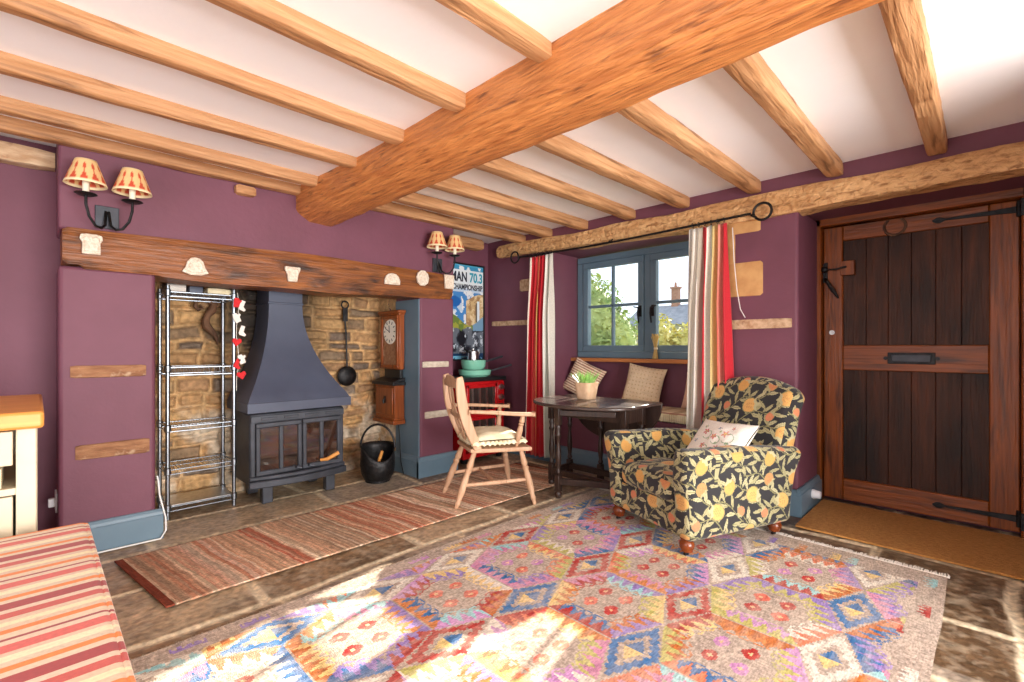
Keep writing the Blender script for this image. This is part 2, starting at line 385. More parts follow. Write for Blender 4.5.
# chimney breast, piers, alcoves (the fireplace side)
XP0, XP1, XP2, XP3 = .08, .485, 2.28, 2.637
LB, LT = 1.50, 1.715
struct('wall_left', MB().box(XP0, YF, LT - .005, XP3, 4.4, ZC + .01), M['purple'], bevel=.012)
struct('wall_left.001', MB().box(XP0, YF, -.02, XP1, 4.4, LB + .02), M['purple'], bevel=.02, bseg=3)
struct('wall_left.002', MB().box(XP2, YF, -.02, XP3, 4.4, LB + .03), M['purple'], bevel=.02, bseg=3)
struct('wall_left.003', MB().box(XM - .1, YL, -.02, XP0 + .02, YL + .12, ZC + .01), M['purple'])
struct('wall_left.004', MB().box(XP3 - .02, YA, -.02, XW + .3, YA + .12, ZC + .01), M['purple'])
# blue painted cheek of the fireplace opening
struct('trim_1', MB().box(XP2 - .008, YF + .012, -.01, XP2 + .005, 3.74, LB), M['blue'])

# rubble masonry
def rubble(x, z, seed=0):
    xx = x + (fbm(x * 7, z * 7, seed + 2, 2) - .5) * .05; zz = z + (fbm(x * 5 + 4, z * 6, seed + 5, 2) - .5) * .05
    rr = random.Random(seed + 1); e = [-.3]
    while e[-1] < 2.2: e.append(e[-1] + .055 + rr.random() * .075)
    e = np.array(e); ri = np.clip(np.searchsorted(e, zz) - 1, 0, len(e) - 2)
    dz = np.minimum(zz - e[ri], e[ri + 1] - zz); dx = np.full_like(x, 9.); cid = np.zeros_like(x)
    for k in range(len(e) - 1):
        rq = random.Random(seed * 31 + k); c = [-.6 - rq.random() * .3]
        while c[-1] < 5: c.append(c[-1] + .13 + rq.random() * .2)
        c = np.array(c); mk = ri == k
        ci = np.clip(np.searchsorted(c, xx[mk]) - 1, 0, len(c) - 2)
        dx[mk] = np.minimum(xx[mk] - c[ci], c[ci + 1] - xx[mk]); cid[mk] = k * 60 + ci
    d = np.minimum(dx, dz * 1.1)
    return d, cid
def rubble_h(x, z, seed):
    d, c = rubble(x, z, seed); ci = c.astype(np.int64)
    return sst(.004, .03, d) * (.018 + .022 * _h(ci, ci * 0, seed)) + (fbm(x * 14, z * 14, seed + 8, 3) - .5) * .018
def rubble_c(x, z, seed, soot=True):
    d, c = rubble(x, z, seed); ci = c.astype(np.int64)
    pal = SA((190, 146, 96), (166, 128, 90), (146, 122, 96), (198, 156, 104), (122, 104, 88), (174, 134, 90), (138, 112, 84))
    col = pal[(_h(ci, ci * 0 + 1, seed) * 6.999).astype(int)]
    n = fbm(x * 9, z * 12, seed + 3, 4); col = col * (.6 + .8 * n)[:, None]
    g = (1 - sst(.008, .02, d))[:, None]; col = col * (1 - g) + SA((196, 158, 110))[0] * (.75 + .5 * n)[:, None] * g
    # old limewash low down
    w = (sst(.80, .45, z + (n - .5) * .5) * sst(.34, .58, fbm(x * 6 + 5, z * 6, seed + 14, 4)))[:, None] * .8
    col = col * (1 - w) + SA((216, 198, 174))[0] * w
    if soot:   # soot stain on the stones up beside the flue
        s = np.exp(-((x - 1.32) / .36) ** 2) * sst(.75, 1.25, z + (n - .5) * .4)
        s = np.clip(s * 1.25, 0, .93)[:, None]; col = col * (1 - s) + SA((30, 25, 23))[0] * s
    return col
gx = np.linspace(XP1 - .03, XP2 + .03, 190); gz = np.linspace(-.02, LT + .02, 175); GX, GZ = np.meshgrid(gx, gz, indexing='ij')
mb = MB().grid(np.stack([GX, YB - rubble_h(GX, GZ, 2), GZ], -1))
struct('wall_back', mb, M['stone'], col=lambda co, n, f: rubble_c(co[:, 0], co[:, 2], 2))
gy = np.linspace(3.735, YB + .02, 34); gz = np.linspace(-.02, LB + .1, 160); GY, GZ = np.meshgrid(gy, gz, indexing='ij')
mb = MB().grid(np.stack([XP2 - .002 - rubble_h(GY + 1.7, GZ, 5) * .6, GY, GZ], -1), flip=True)
struct('wall_back.001', mb, M['stone'], col=lambda co, n, f: rubble_c(co[:, 1] + 1.7, co[:, 2], 5, False))
gy = np.linspace(3.42, YB + .02, 60); GY, GZ = np.meshgrid(gy, gz, indexing='ij')
mb = MB().grid(np.stack([XP1 + .002 + rubble_h(GY + 3.1, GZ, 7) * .6, GY, GZ], -1))
struct('wall_back.002', mb, M['stone'], col=lambda co, n, f: rubble_c(co[:, 1] + 3.1, co[:, 2], 7, False))

# window wall and door recess
WY0, WY1, WZ0, WZ1 = 1.33, 2.965, .985, 2.005
XO = 4.12
struct('wall_right', MB().box(XW, .87, -.02, XO, WY0, WZ1), M['purple'], bevel=.02, bseg=3)
struct('wall_right.001', MB().box(XW, WY1, -.02, XO, YA + .12, WZ1), M['purple'], smooth=False)
struct('wall_right.002', MB().box(XW, WY0 - .03, -.02, XO, WY1 + .03, .50), M['purple'], bevel=.012)
struct('wall_right.003', MB().box(3.935, WY0 - .03, .48, XO, WY1 + .03, WZ0 - .03), M['purple'])
struct('wall_right.004', MB().box(XW, -.33, WZ1, XO + .1, YA + .12, ZC + .01), M['purple'], smooth=False)
struct('wall_right.006', MB().box(XW, YM, -.02, XO + .1, -.33, ZC + .01), M['purple'])
struct('wall_right.007', MB().box(XD + .065, -.36, -.02, XO + .1, .9, 2.05), M['purple'])
# two walls behind the camera, each with a window opening
def wall_open(name, axis, c, a0, a1, o0, o1, z0, z1):
    mb = MB(); t = .14
    def bx(p0, p1, q0, q1):
        if axis == 'x': mb.box(c - t, p0, q0, c, p1, q1)
        else: mb.box(p0, c - t, q0, p1, c, q1)
    bx(a0, o0, -.02, ZC + .01); bx(o1, a1, -.02, ZC + .01); bx(o0, o1, -.02, z0); bx(o0, o1, z1, ZC + .01)
    return struct(name, mb, M['purple'], smooth=False)
wall_open('wall_front', 'y', YM, XM - .1, 4.3, -.5, 2.6, .12, 1.85)
struct('wall_shading', MB().box(2.62, -.62, -.02, XO + .1, -.48, ZC + .01), M['purple'])  # unseen partition, added to keep rear daylight off the door and its recess
wall_open('wall_front.001', 'x', XM, YM - .1, 4.3, -1.0, 2.2, .12, 2.1)

# skirting boards
def skirt(name, x0, y0, x1, y1, nx_, ny_, h=.17):
    """board along (x0,y0)-(x1,y1) with outward normal (nx_,ny_)"""
    prof = [(0, 0), (.026, 0), (.026, h - .035), (.022, h - .03), (.02, h - .015), (.012, h), (0, h)]
    P = np.array([[(px + nx_ * a, py + ny_ * a, b) for a, b in prof] for px, py in ((x0, y0), (x1, y1))])
    mb = MB().grid(P, cv=True); k = len(prof)
    mb.f += [tuple(range(k)), tuple(range(2 * k - 1, k - 1, -1))]
    return struct(name, mb, M['blue'], ang=20)
skirt('baseboard_left', XP0 - .015, YF, XP1 + .032, YF, 0, -1)
skirt('baseboard_left.001', XP2 - .034, YF, XP3 + .026, YF, 0, -1)
skirt('baseboard_left.002', XP2 - .008, 3.74, XP2 - .008, YF - .024, -1, 0)
skirt('baseboard_left.003', XP3, YF - .02, XP3, YA, 1, 0)
skirt('baseboard_back', XP3, YA, XW, YA, 0, -1)
skirt('baseboard_right', XW, YA, XW, .85, -1, 0)
skirt('baseboard_right.001', XW - .024, .87, XD - .04, .87, 0, -1, .18)

# ------------------------------------------------------------------ ceiling timbers
poly = [(1.31, ZC), (1.31, 2.05), (1.325, 2.03), (1.35, 2.01), (1.38, 1.99), (1.405, 1.977), (1.44, 1.972), (1.48, 1.97), (1.515, 1.972), (1.54, 1.99), (1.555, 2.02), (1.56, 2.08), (1.56, ZC)]
poly2 = []
for i in range(len(poly)):
    p, q = poly[i], poly[(i + 1) % len(poly)]; poly2.append(p)
    L = math.hypot(q[0] - p[0], q[1] - p[1]); k = max(1, int(L / .025))
    for j in range(1, k): poly2.append((p[0] + (q[0] - p[0]) * j / k, p[1] + (q[1] - p[1]) * j / k))
mb = beam(MB(), 'y', YM, 3.40, 0, 0, 0, 0, amp=.009, seed=4, n=150, poly=poly2[::-1], ends=.0)
mb.f = [q[::-1] for q in mb.f]
mb.v = [(x - (.045 * float(sst(2.5, 3.3, y)) if x < 1.42 else 0), y, z) for x, y, z in mb.v]
mb.build('ceiling_beam', M['oak'], ang=60, label='massive rough hewn oak beam running across the ceiling to the chimney breast', cat='beam', kind='thing')
WORD = ['first', 'second', 'third', 'fourth', 'fifth', 'sixth', 'seventh', 'eighth', 'ninth']
for i, y in enumerate([3.325, 3.07, 2.61, 2.115, 1.625, 1.14]):
    mb = beam(MB(), 'x', XM, 1.318, y - .036, y + .036, 2.13, ZC + .004, amp=.006, seed=20 + i, n=60, ends=.1)
    mb.build('ceiling_joist', M['joist'], label='pale oak joist on the sideboard side of the main beam, %s from the fireplace wall' % WORD[i], cat='joist', group='ceiling joists on the sideboard side', kind='thing')
RY = [3.33, 2.985, 2.565, 2.09, 1.635, 1.13, .665, .195]
for i, y in enumerate(RY):
    mb = beam(MB(), 'x', 1.552, XW + .0, y - .045, y + .045, 2.145, ZC + .004, amp=.006, seed=40 + i, n=50, ends=.12)
    mb.build('ceiling_joist', M['joist'], label='oak joist between the main beam and window wall, %s out from the fireplace wall' % WORD[i], cat='joist', group='ceiling joists on the window side', kind='thing')
beam(MB(), 'x', XP3, 3.34, YA - .11, YA - .005, 2.11, 2.215, amp=.006, seed=61, n=24, ends=.2).build('ceiling_joist', M['joist'], label='short oak joist end in the corner above the sports poster', cat='joist', kind='thing')
beam(MB(), 'x', XM, XP0 - .005, YL - .075, YL - .002, 2.08, 2.18, amp=.008, seed=62, n=40, ends=.1).build('wall_plate_timber', M['paleblock'], label='greyish weathered timber along the top of the alcove beside the chimney breast', cat='timber', kind='thing')
beam(MB(), 'x', .885, 1.0, YF - .06, YF + .004, 2.065, 2.125, amp=.006, seed=63, n=8, ends=.3).build('timber_stub', M['joist'], label='small oak timber stub under the joist above the mantel beam', cat='timber', kind='thing')
# long lintel across window and door
poly = []
mb = MB(); n = 150; P = []
for i, y in enumerate(np.linspace(-.75, 3.67, n)):
    zt = 2.118 + .035 * max(0, (y - 1.0) / 2.6) + (vn(y * 2.3, .5, 3) - .5) * .04
    zb = 1.972 + .055 * max(0, (y - 1.3) / 2.3) + (vn(y * 1.9, 7.5, 3) - .5) * .026
    xf = 3.44 + (vn(y * 3, 2.2, 9) - .5) * .02
    e = 1.0
    if i in (0, n - 1): e = .75
    zc = (zt + zb) / 2; hh = (zt - zb) / 2 * e
    sec = []
    for k in range(9):
        f_ = k / 8; sec.append((xf + .012 * abs(2 * f_ - 1) ** 3 + (vn(y * 22, k * 1.7, 6) - .5) * .014, zc - hh + 2 * hh * f_))
    sec += [(3.62, zc + hh)]
    for k in range(4): sec.append((3.62 - .16 * (k + .3) / 4, zc - hh + (vn(y * 8, k * 2., 12) - .5) * .01))
    P.append([(a, y, b) for a, b in sec])
P = np.array(P); mb.grid(P, cv=True, flip=True); k = P.shape[1]
mb.f += [tuple(range(k)), tuple(range((n - 1) * k + k - 1, (n - 1) * k - 1, -1))]
mb.build('oak_lintel', M['lintel'], label='long pale adze-marked oak lintel over the window and front door', cat='lintel', kind='thing', ang=50)
# mantel beam
mb = MB(); n = 120; P = []
for i, x in enumerate(np.linspace(.095, 2.60, n)):
    zt = 1.712 + (vn(x * 2.2, 1.5, 13) - .5) * .02
    zb = (1.497 if x > .5 else 1.503) + (vn(x * 2.5, 4.5, 13) - .5) * .03 + .022 * max(0, (x - 1.5) / 1.1) + (.02 if x < .16 else 0)
    if x > 2.28: zb += .002
    zt += .012 * max(0, (x - 1.8) / .8) + .026 * math.sin(PI * (x - .1) / 2.5)
    e = .85 if i in (0, n - 1) else 1.
    zc = (zt + zb) / 2; hh = (zt - zb) / 2 * e; yf = 3.337 + (vn(x * 3, 8.5, 2) - .5) * .016
    sec = []
    for k in range(10):
        f_ = k / 9; sec.append((yf + .014 * abs(2 * f_ - 1) ** 4 + (vn(x * 9, k * 1.4, 16) - .5) * .008, zc - hh + 2 * hh * f_))
    sec += [(3.62, zc + hh)]
    for k in range(5): sec.append((3.62 - .26 * (k + .3) / 5, zc - hh))
    P.append([(x, a, b) for a, b in sec])
P = np.array(P); mb.grid(P, cv=True); k = P.shape[1]
mb.f += [tuple(range(k - 1, -1, -1)), tuple(range((n - 1) * k, (n - 1) * k + k))]
mb.build('mantel_beam', M['mantel'], label='dark brown oak mantel beam across the inglenook fireplace', cat='mantel', kind='thing', ang=50)

# exposed bond timbers and stones in the plum walls
def block(axis, a0, a1, c, z0, z1, m, label, seed, out=.012, name='bond_timber', cat='timber'):
    mb = MB()
    if axis == 'x': beam(mb, 'x', a0, a1, c - out, c + .05, z0, z1, amp=.004, seed=seed, n=16, r=.008, ends=.12)
    else: beam(mb, 'y', a0, a1, c - out, c + .05, z0, z1, amp=.004, seed=seed, n=16, r=.008, ends=.12)
    mb.build(name, m, label=label, cat=cat, group='exposed timbers and stones in the plum walls', kind='thing')
block('x', .125, .44, YF, .932, .998, M['brownblock'], 'brown bond timber in the pier beside the wire rack, upper of two', 71)
block('x', .145, .455, YF, .505, .582, M['brownblock'], 'brown bond timber in the pier beside the wire rack, lower of two', 72)
block('x', 2.30, 2.575, YF, .918, .97, M['paleblock2'], 'whitish bond timber in the pier by the clock, upper of two', 73)
block('x', 2.325, 2.59, YF, .485, .545, M['paleblock2'], 'whitish bond timber in the pier by the clock, lower of two', 74)
block('y', 3.22, 3.79, XW, 1.32, 1.372, M['paleblock'], 'pale bond timber in the wall between poster and striped curtain', 75)
block('y', .905, 1.33, XW, 1.22, 1.285, M['paleblock'], 'pale bond timber in the wall between striped curtain and front door', 76)
block('y', 3.02, 3.37, XW, 1.66, 1.78, M['paleblock'], 'pale stone showing behind the curtain nearest the poster', 77, name='bond_stone', cat='stone')
block('y', 1.095, 1.33, XW, 1.885, 2.0, M['quoin'], 'honey stone quoin just below the curtain rod curl, upper of two', 78, out=.006, name='quoin_stone', cat='stone')
block('y', 1.08, 1.33, XW, 1.45, 1.685, M['quoin'], 'honey stone quoin beside the curtain, lower and larger of two', 79, out=.006, name='quoin_stone', cat='stone')
block('y', 1.262, 1.33, XW, 1.67, 1.9, M['quoin'], 'narrow honey stone between the two quoins beside the curtain', 80, out=.005, name='quoin_stone', cat='stone')

# ------------------------------------------------------------------ window
win = thing('window_1', 'slate blue painted casement window with two lights of panes', 'window', (3.92, 2.165, 1.0), kind='structure')
X0, X1 = 3.885, 3.95
def wframe(y0, y1, z0, z1, wd, x0, x1, mb):
    mb.box(x0, y0, z0, x1, y1, z0 + wd); mb.box(x0, y0, z1 - wd, x1, y1, z1)
    mb.box(x0, y0, z0 + wd, x1, y0 + wd, z1 - wd); mb.box(x0, y1 - wd, z0 + wd, x1, y1, z1 - wd); return mb
ym = 2.165
mb = wframe(WY0, WY1 - .02, .99, 1.99, .062, X0, X1, MB()); mb.box(X0, WY1 - .1, 1.05, X1, WY1 - .08, 1.93).box(X0, ym - .03, 1.05, X1, ym + .03, 1.93)
mb.build('window_frame', M['blue'], win, bevel=.006)
for (a, b) in ((ym + .032, WY1 - .099), (WY0 + .064, ym - .032)):
    sash = wframe(a, b, 1.053, 1.927, .058, X0 - .012, X1 - .02, MB())
    mid = (a + b) / 2
    sash.box(X0, mid - .013, 1.105, X1 - .03, mid + .013, 1.872); sash.box(X0, a + .055, 1.478, X1 - .03, b - .055, 1.504)
    so = sash.build('sash', M['blue'], win, bevel=.005)
    MB().box(3.918, a + .05, 1.10, 3.922, b - .05, 1.88).build('glass', M['glass'], so, smooth=False)
    yh = a + .03 if a > ym else b - .03
    h = MB().box(X0 - .024, yh - .012, 1.37, X0 - .012, yh + .012, 1.47).tube([(X0 - .03, yh, 1.45), (X0 - .05, yh, 1.45), (X0 - .055, yh + .004, 1.40), (X0 - .045, yh, 1.31)], [.008, .009, .008, .006], 8)
    h.tube([(X0 - .05, yh, 1.45), (X0 - .05, yh + (.05 if a > ym else -.05), 1.46)], .006, 8)
    h.build('window_catch', M['iron'], so)
MB().box(3.80, WY0 + .005, .955, 3.94, WY1 + .03, .99).build('window_sill', M['sill'], win, bevel=.005)

# ------------------------------------------------------------------ door
door = thing('door_1', 'heavy dark oak plank front door with iron strap hinges and letterbox', 'door', (XD, .38, 0), kind='structure')
DY0, DY1 = -.135, .845
mb = MB().box(XD - .06, DY1, 0, XD + .06, DY1 + .05, 2.01).box(XD - .06, DY0 - .1, 0, XD + .06, DY0, 2.01)
mb.build('door_frame', M['doorframe'], door, bevel=.006)
MB().box(XD - .06, DY0 - .1, 1.955, XD + .06, DY1 + .05, 2.03).build('door_frame', M['doorrail'], door, bevel=.006)
MB().box(XD, .725, .02, XD + .05, DY1 - .004, 1.95).build('stile', M['doorframe'], door, bevel=.006)
MB().box(XD, DY0 + .004, .02, XD + .05, -.005, 1.95).build('stile', M['doorframe'], door, bevel=.006)
for z0, z1 in ((1.845, 1.95), (.935, 1.11), (.02, .17)):
    MB().box(XD + .001, -.005, z0, XD + .05, .725, z1).build('rail', M['doorrail'], door, bevel=.006)
ye = [-.01, .115, .235, .355, .475, .595, .73]
for z0, z1 in ((1.105, 1.85), (.165, .94)):
    mb = MB()
    for a, b in zip(ye[:-1], ye[1:]): mb.box(XD + .024, a + .0008, z0, XD + .045, b - .0008, z1)
    mb.build('plank_panel', M['doorpanel'], door, bevel=.0025)
lb = MB().box(XD - .006, .235, .985, XD + .002, .475, 1.06).build('letterbox', M['iron'], door, bevel=.003)
MB().box(XD - .014, .255, .998, XD - .004, .455, 1.047).build('letter_flap', M['stove'], lb, bevel=.004)
mb = MB().tube([(XD - .012, .485, 1.022), (XD - .002, .485, 1.022)], .012, 10).tube([(XD - .012, .225, 1.022), (XD - .002, .225, 1.022)], .012, 10); mb.build('bolt', M['iron'], lb)
for zb, sl in ((1.895, .0), (.10, -.0)):
    pl = [(.28, -.004), (.262, -.016), (.244, -.018), (.22, -.006), (-.0, -.014), (-.1, -.02), (-.1, .02), (0, .014), (.22, .006), (.244, .018), (.262, .016), (.28, .004)]
    Mx = Matrix(((0, 0, -1, XD - .001), (1, 0, 0, -.03), (0, 1, 0, zb), (0, 0, 0, 1)))
    h = MB().prism(pl[::-1], .01, Mx)
    h.tube([(XD - .012, -.128, zb - .045), (XD - .012, -.128, zb + .05)], .013, 10)
    h.box(XD - .066, -.17, zb - .05, XD - .058, -.132, zb + .05)
    h.build('strap_hinge', M['iron'], door, bevel=.002)
# latch
l = MB()
l.box(XD - .014, .815, 1.56, XD + .0, .842, 1.70).tube([(XD - .03, .83, 1.65), (XD - .03, .76, 1.645), (XD - .022, .70, 1.66)], .007, 8)
l.tube([(XD - .02, .828, 1.585), (XD - .05, .81, 1.56), (XD - .055, .77, 1.49), (XD - .04, .745, 1.44)], [.01, .012, .014, .006], 8)
l.sphere((XD - .03, .83, 1.65), .024, 8)
l.build('latch', M['iron'], door)
MB().box(XD - .02, .655, 1.60, XD + .026, .735, 1.70).build('latch_block', M['doorframe'], door, bevel=.003)
MB().lathe([(.0, 0), (.017, 0), (.017, .004), (.006, .005), (.006, .001), (0, .001)], 14, T(XD, .79, 1.20) @ R(-PI / 2, 'Y'), cap=False).build('escutcheon', M['plastic'], door)
# horseshoe on the top rail
pts = []
for k in range(17):
    a = math.radians(-55 + k * (290 / 16)) + PI
    pts.append((XD - .006, .437 + .055 * math.cos(a + PI / 2 + PI) * 0 + .056 * math.sin(math.radians(-145 + k * 290 / 16)), 1.895 - .056 * math.cos(math.radians(-145 + k * 290 / 16))))
MB().tube(pts, .008, 8).build('horseshoe', M['driftwood'], label='rusty horseshoe nailed to the top rail of the front door', cat='horseshoe')
# white stop on the skirting
MB().lathe([(0, 0), (.03, 0), (.032, .01), (.026, .03), (.024, .05), (.0, .052)], 18, T(3.73, .845, .10) @ R(PI / 2, 'X')).build('door_stop', M['plastic'], label='round white plastic stop on the blue skirting beside the front door', cat='door stop')
MB().rbox(.70, 1.14, .014, .006, .05, T(3.615, .262, .009)).build('doormat', M['coir'], label='orange brown coir mat in front of the oak door', cat='doormat')

# ------------------------------------------------------------------ mantel plaques
def plaque(x, z, poly, label, name='plaster_plaque', sx=1.):
    poly = [(a * sx, b) for a, b in poly]
    mb = MB(); Mx = Matrix(((1, 0, 0, x), (0, 0, -1, 3.331), (0, 1, 0, z), (0, 0, 0, 1)))
    mb.prism(poly, .022, Mx)
    inner = [(a * .72, b * .72) for a, b in poly]; mb.prism(inner, .029, Mx)
    mb.build(name, M['plaster'], bevel=.004, label=label, cat='plaque', group='plaster plaques on the mantel beam')
plaque(.205, 1.632, [(-.052, -.05), (.052, -.05), (.05, .01), (.064, .03), (.06, .05), (.03, .056), (-.03, .056), (-.06, .05), (-.064, .03), (-.05, .01)], 'cream carved plaque shaped like a capital, below the wall light by the wire rack', sx=.72)
fan = [(-.03, -.05), (.03, -.05), (.075, -.034), (.055, -.005), (.045, .03), (.025, .05), (0, .056), (-.025, .05), (-.045, .03), (-.055, -.005), (-.075, -.034)]
plaque(.668, 1.572, fan, 'cream fan-shaped plaster plaque on the mantel above the wire rack', sx=.9)
plaque(1.225, 1.587, [(-.03, -.05), (.028, -.05), (.036, .0), (.05, .032), (.05, .05), (-.05, .05), (-.05, .03), (-.036, 0)], 'cream tapering bracket-shaped plaque on the mantel above the stove flue')
plaque(1.985, 1.622, [(-.066, -.034), (.066, -.034), (.068, 0), (.054, .032), (.03, .05), (0, .056), (-.03, .05), (-.054, .032), (-.068, 0)], 'cream half-round plaque on the mantel above the wall clock')
plaque(2.27, 1.668, [(.06 * math.cos(a), .066 * math.sin(a)) for a in np.linspace(0, 2 * PI, 10, endpoint=False)], 'cream round rosette plaque below the wall light nearest the poster')
plaque(2.545, 1.662, [(-.045, -.06), (.045, -.06), (.05, .05), (.056, .06), (-.056, .06), (-.05, .05)], 'cream square plaque at the mantel end beside the poster')

# ------------------------------------------------------------------ wall lights
def shade_col(co, n, f):
    a = np.arctan2(co[:, 1], co[:, 0]); z = (co[:, 2]) / .125
    k = np.abs(((a / (2 * PI) * 11) % 1) - .5) * 2
    lens = np.clip(1.0 - np.abs(z - .48) * 1.9, 0, 1)
    red = (k > lens * .95) & (z < .84 - .3 * (1 - k))
    pal = SA((228, 188, 130), (196, 74, 44), (236, 214, 170))
    c = np.where(red[:, None], pal[1], pal[0])
    edge = (z < .1) | (z > .94)
    return np.where(edge[:, None], pal[2], c)
def sconce(loc, label):
    r = thing('wall_sconce', label, 'wall light', loc, group='twin wall lights above the mantel')
    MB().box(-.05, -.012, -.06, .05, 0, .06).build('backplate', M['stove'], r, local=True, bevel=.003)
    for s in (-1, 1):
        p = [(s * .006, -.014, .03), (s * .008, -.03, -.0), (s * .012, -.05, -.05), (s * .03, -.085, -.075), (s * .055, -.11, -.07), (s * .08, -.125, -.03), (s * .093, -.13, .03), (s * .093, -.13, .075)]
        MB().tube(p, .0065, 8).build('arm', M['iron'], r, local=True)
        MB().lathe([(0, .074), (.03, .072), (.046, .08), (.044, .084), (.028, .078), (0, .079)], 20, T(s * .093, -.13, 0)).build('drip_pan', M['iron'], r, local=True)
        MB().lathe([(.0, .08), (.014, .08), (.014, .15), (0, .152)], 14, T(s * .093, -.13, 0)).build('candle_tube', M['candle'], r, local=True)
        nu, nv = 88, 16; P = np.zeros((nu, nv, 3))
        for i in range(nu):
            for j in range(nv):
                t = j / (nv - 1); rr = .085 - .043 * t; an = 2 * PI * i / nu
                P[i, j] = (rr * math.cos(an), rr * math.sin(an), .125 * t)
        o = MB().grid(P, cu=True).build('lamp_shade', M['shade'], r, local=True, col=shade_col, solid=.002)
        o.location = (s * .093, -.13, .125)
sconce((.272, YF, 1.795), 'twin-armed iron wall light with red and cream shades near the sideboard')
sconce((2.452, YF, 1.80), 'twin-armed iron wall light with red and cream shades near the poster')

# ------------------------------------------------------------------ wood stove with hood
st = thing('wood_stove', 'black multi-paned stove with tall flared hood in the inglenook', 'stove', (1.365, 3.78, 0))
MB().box(1.03, 3.56, .14, 1.70, 3.99, .635).build('body', M['stove'], st, bevel=.012)
# bowed plinth lip
pl = [(1.035, 3.62)] + [(x, 3.55 - .055 * (1 - ((x - 1.365) / .35) ** 2) - .01) for x in np.linspace(1.02, 1.715, 13)] + [(1.70, 3.62)]
m2 = MB().prism(pl, .05, T(0, 0, .125)); pl2 = [(1.365 + (x - 1.365) * .985, y + .014) for x, y in pl]; m2.prism(pl2, .03, T(0, 0, .175))
m2.build('ash_lip', M['stove'], st, bevel=.008)
tv = MB().box(1.035, 3.545, .575, 1.695, 3.565, .62)
for k in range(4): tv.box(1.10 + k * .15, 3.538, .588, 1.20 + k * .15, 3.548, .606)
tv.build('vent_strip', M['stove'], st, bevel=.003)
xe = [1.06, 1.232, 1.375, 1.522, 1.67]
for d in (0, 1):
    fr = MB()
    a, b = xe[2 * d], xe[2 * d + 2]; c = xe[2 * d + 1]
    z0, z1 = .205, .57; t = .026
    fr.box(a + .003, 3.536, z0, b - .003, 3.562, z0 + .035).box(a + .003, 3.536, z1 - .035, b - .003, 3.562, z1)
    for q in (a + .003, c - t / 2 - .004, b - t - .005): fr.box(q, 3.536, z0 + .03, q + t + .004, 3.562, z1 - .03)
    do = fr.build('door', M['stove'], st, bevel=.007)
    for (p, q) in ((a + .03, c - .012), (c + .012, b - .03)):
        MB().box(p, 3.548, z0 + .03, q, 3.553, z1 - .03).build('pane', M['stoveglass'], do, smooth=False)
    hx = b - .045 if d == 0 else a + .045
    MB().tube([(hx, 3.536, .232), (hx, 3.515, .232), (hx + .03, 3.51, .222)], .009, 8).build('door_knob', M['stove'], do)
MB().tube([(1.50, 3.515, .255), (1.535, 3.48, .262), (1.61, 3.45, .305)], [.011, .013, .014], 10).build('handle', M['handlewood'], st, label='orange wooden handle')
for x in (1.15, 1.60):
    for y in (3.60, 3.92): MB().box(x - .035, y - .03, .0, x + .035, y + .03, .145).build('leg', M['stove'], st, bevel=.006)
# hood
P = []
hs = [(.0, 0)] + [(0.0, 1)] + []
def ring(x0, x1, y0, y1, z):
    r = []
    for k in range(6): r.append((x0 + (x1 - x0) * k / 6, y0, z))
    for k in range(6): r.append((x1, y0 + (y1 - y0) * k / 6, z))
    for k in range(6): r.append((x1 - (x1 - x0) * k / 6, y1, z))
    for k in range(6): r.append((x0, y1 - (y1 - y0) * k / 6, z))
    return r
bx = (1.0, 1.73, 3.50, 3.99); tx = (1.205, 1.445, 3.72, 3.99)
P.append(ring(bx[0] + .01, bx[1] - .01, bx[2] + .01, bx[3], .645)); P.append(ring(*bx, .648)); P.append(ring(*bx, .712))
for h in np.linspace(.0, 1, 22):
    s = (1 - h) ** 2.0; s = s if h > 0 else .97
    q = [tx[i] + (bx[i] - tx[i]) * s for i in range(4)]
    P.append(ring(*q, .714 + h * .70))
P.append(ring(tx[0] - .006, tx[1] + .006, tx[2] - .006, tx[3], 1.416)); P.append(ring(tx[0] - .006, tx[1] + .006, tx[2] - .006, tx[3], 1.426)); P.append(ring(*tx, 1.43)); P.append(ring(*tx, 1.71))
mb = MB().grid(np.array(P), cv=True); mb.f.append(tuple(range(23, -1, -1)))
mb.build('hood', M['hood'], st, ang=28)

# ------------------------------------------------------------------ chrome rack
rk = thing('wire_rack', 'tall chrome wire shelving rack standing in the inglenook beside the stove', 'shelving', (.78, 3.83, 0))
rx0, rx1, ry0, ry1 = .592, .968, 3.69, 3.965
for x in (rx0, rx1):
    for y in (ry0, ry1):
        p = MB().tube([(x, y, 0), (x, y, 1.49)], .0125, 12)
        for z in (.075, .31, .583, .965, 1.45): p.lathe([(.013, z - .03), (.019, z - .025), (.019, z + .012), (.013, z + .018)], 12, T(x, y, 0), cap=False)
        p.build('post', M['chrome'], rk)
for zi, z in enumerate((.075, .31, .583, .965, 1.45)):
    w = MB()
    dz = .028 if zi != 3 else .05
    for zz in (z, z - dz):
        for a, b in (((rx0, ry0), (rx1, ry0)), ((rx0, ry1), (rx1, ry1)), ((rx0, ry0), (rx0, ry1)), ((rx1, ry0), (rx1, ry1))):
            w.tube([(a[0], a[1], zz), (b[0], b[1], zz)], .004, 6)
    for k in range(1, 18):
        x = rx0 + (rx1 - rx0) * k / 18; w.tube([(x, ry0, z), (x, ry1, z)], .0018, 5)
    for y in (ry0, ry1):
        for k in range(12):
            x = rx0 + (rx1 - rx0) * (k + .5) / 12
            w.tube([(x - .012, y, z), (x, y, z - dz), (x + .012, y, z)], .0016, 5)
    w.build('wire_shelf', M['chrome'], rk)
    if zi == 0: MB().box(rx0 + .01, ry0 + .005, z + .003, rx1 - .01, ry1 - .005, z + .008).build('liner', M['steel'], rk)
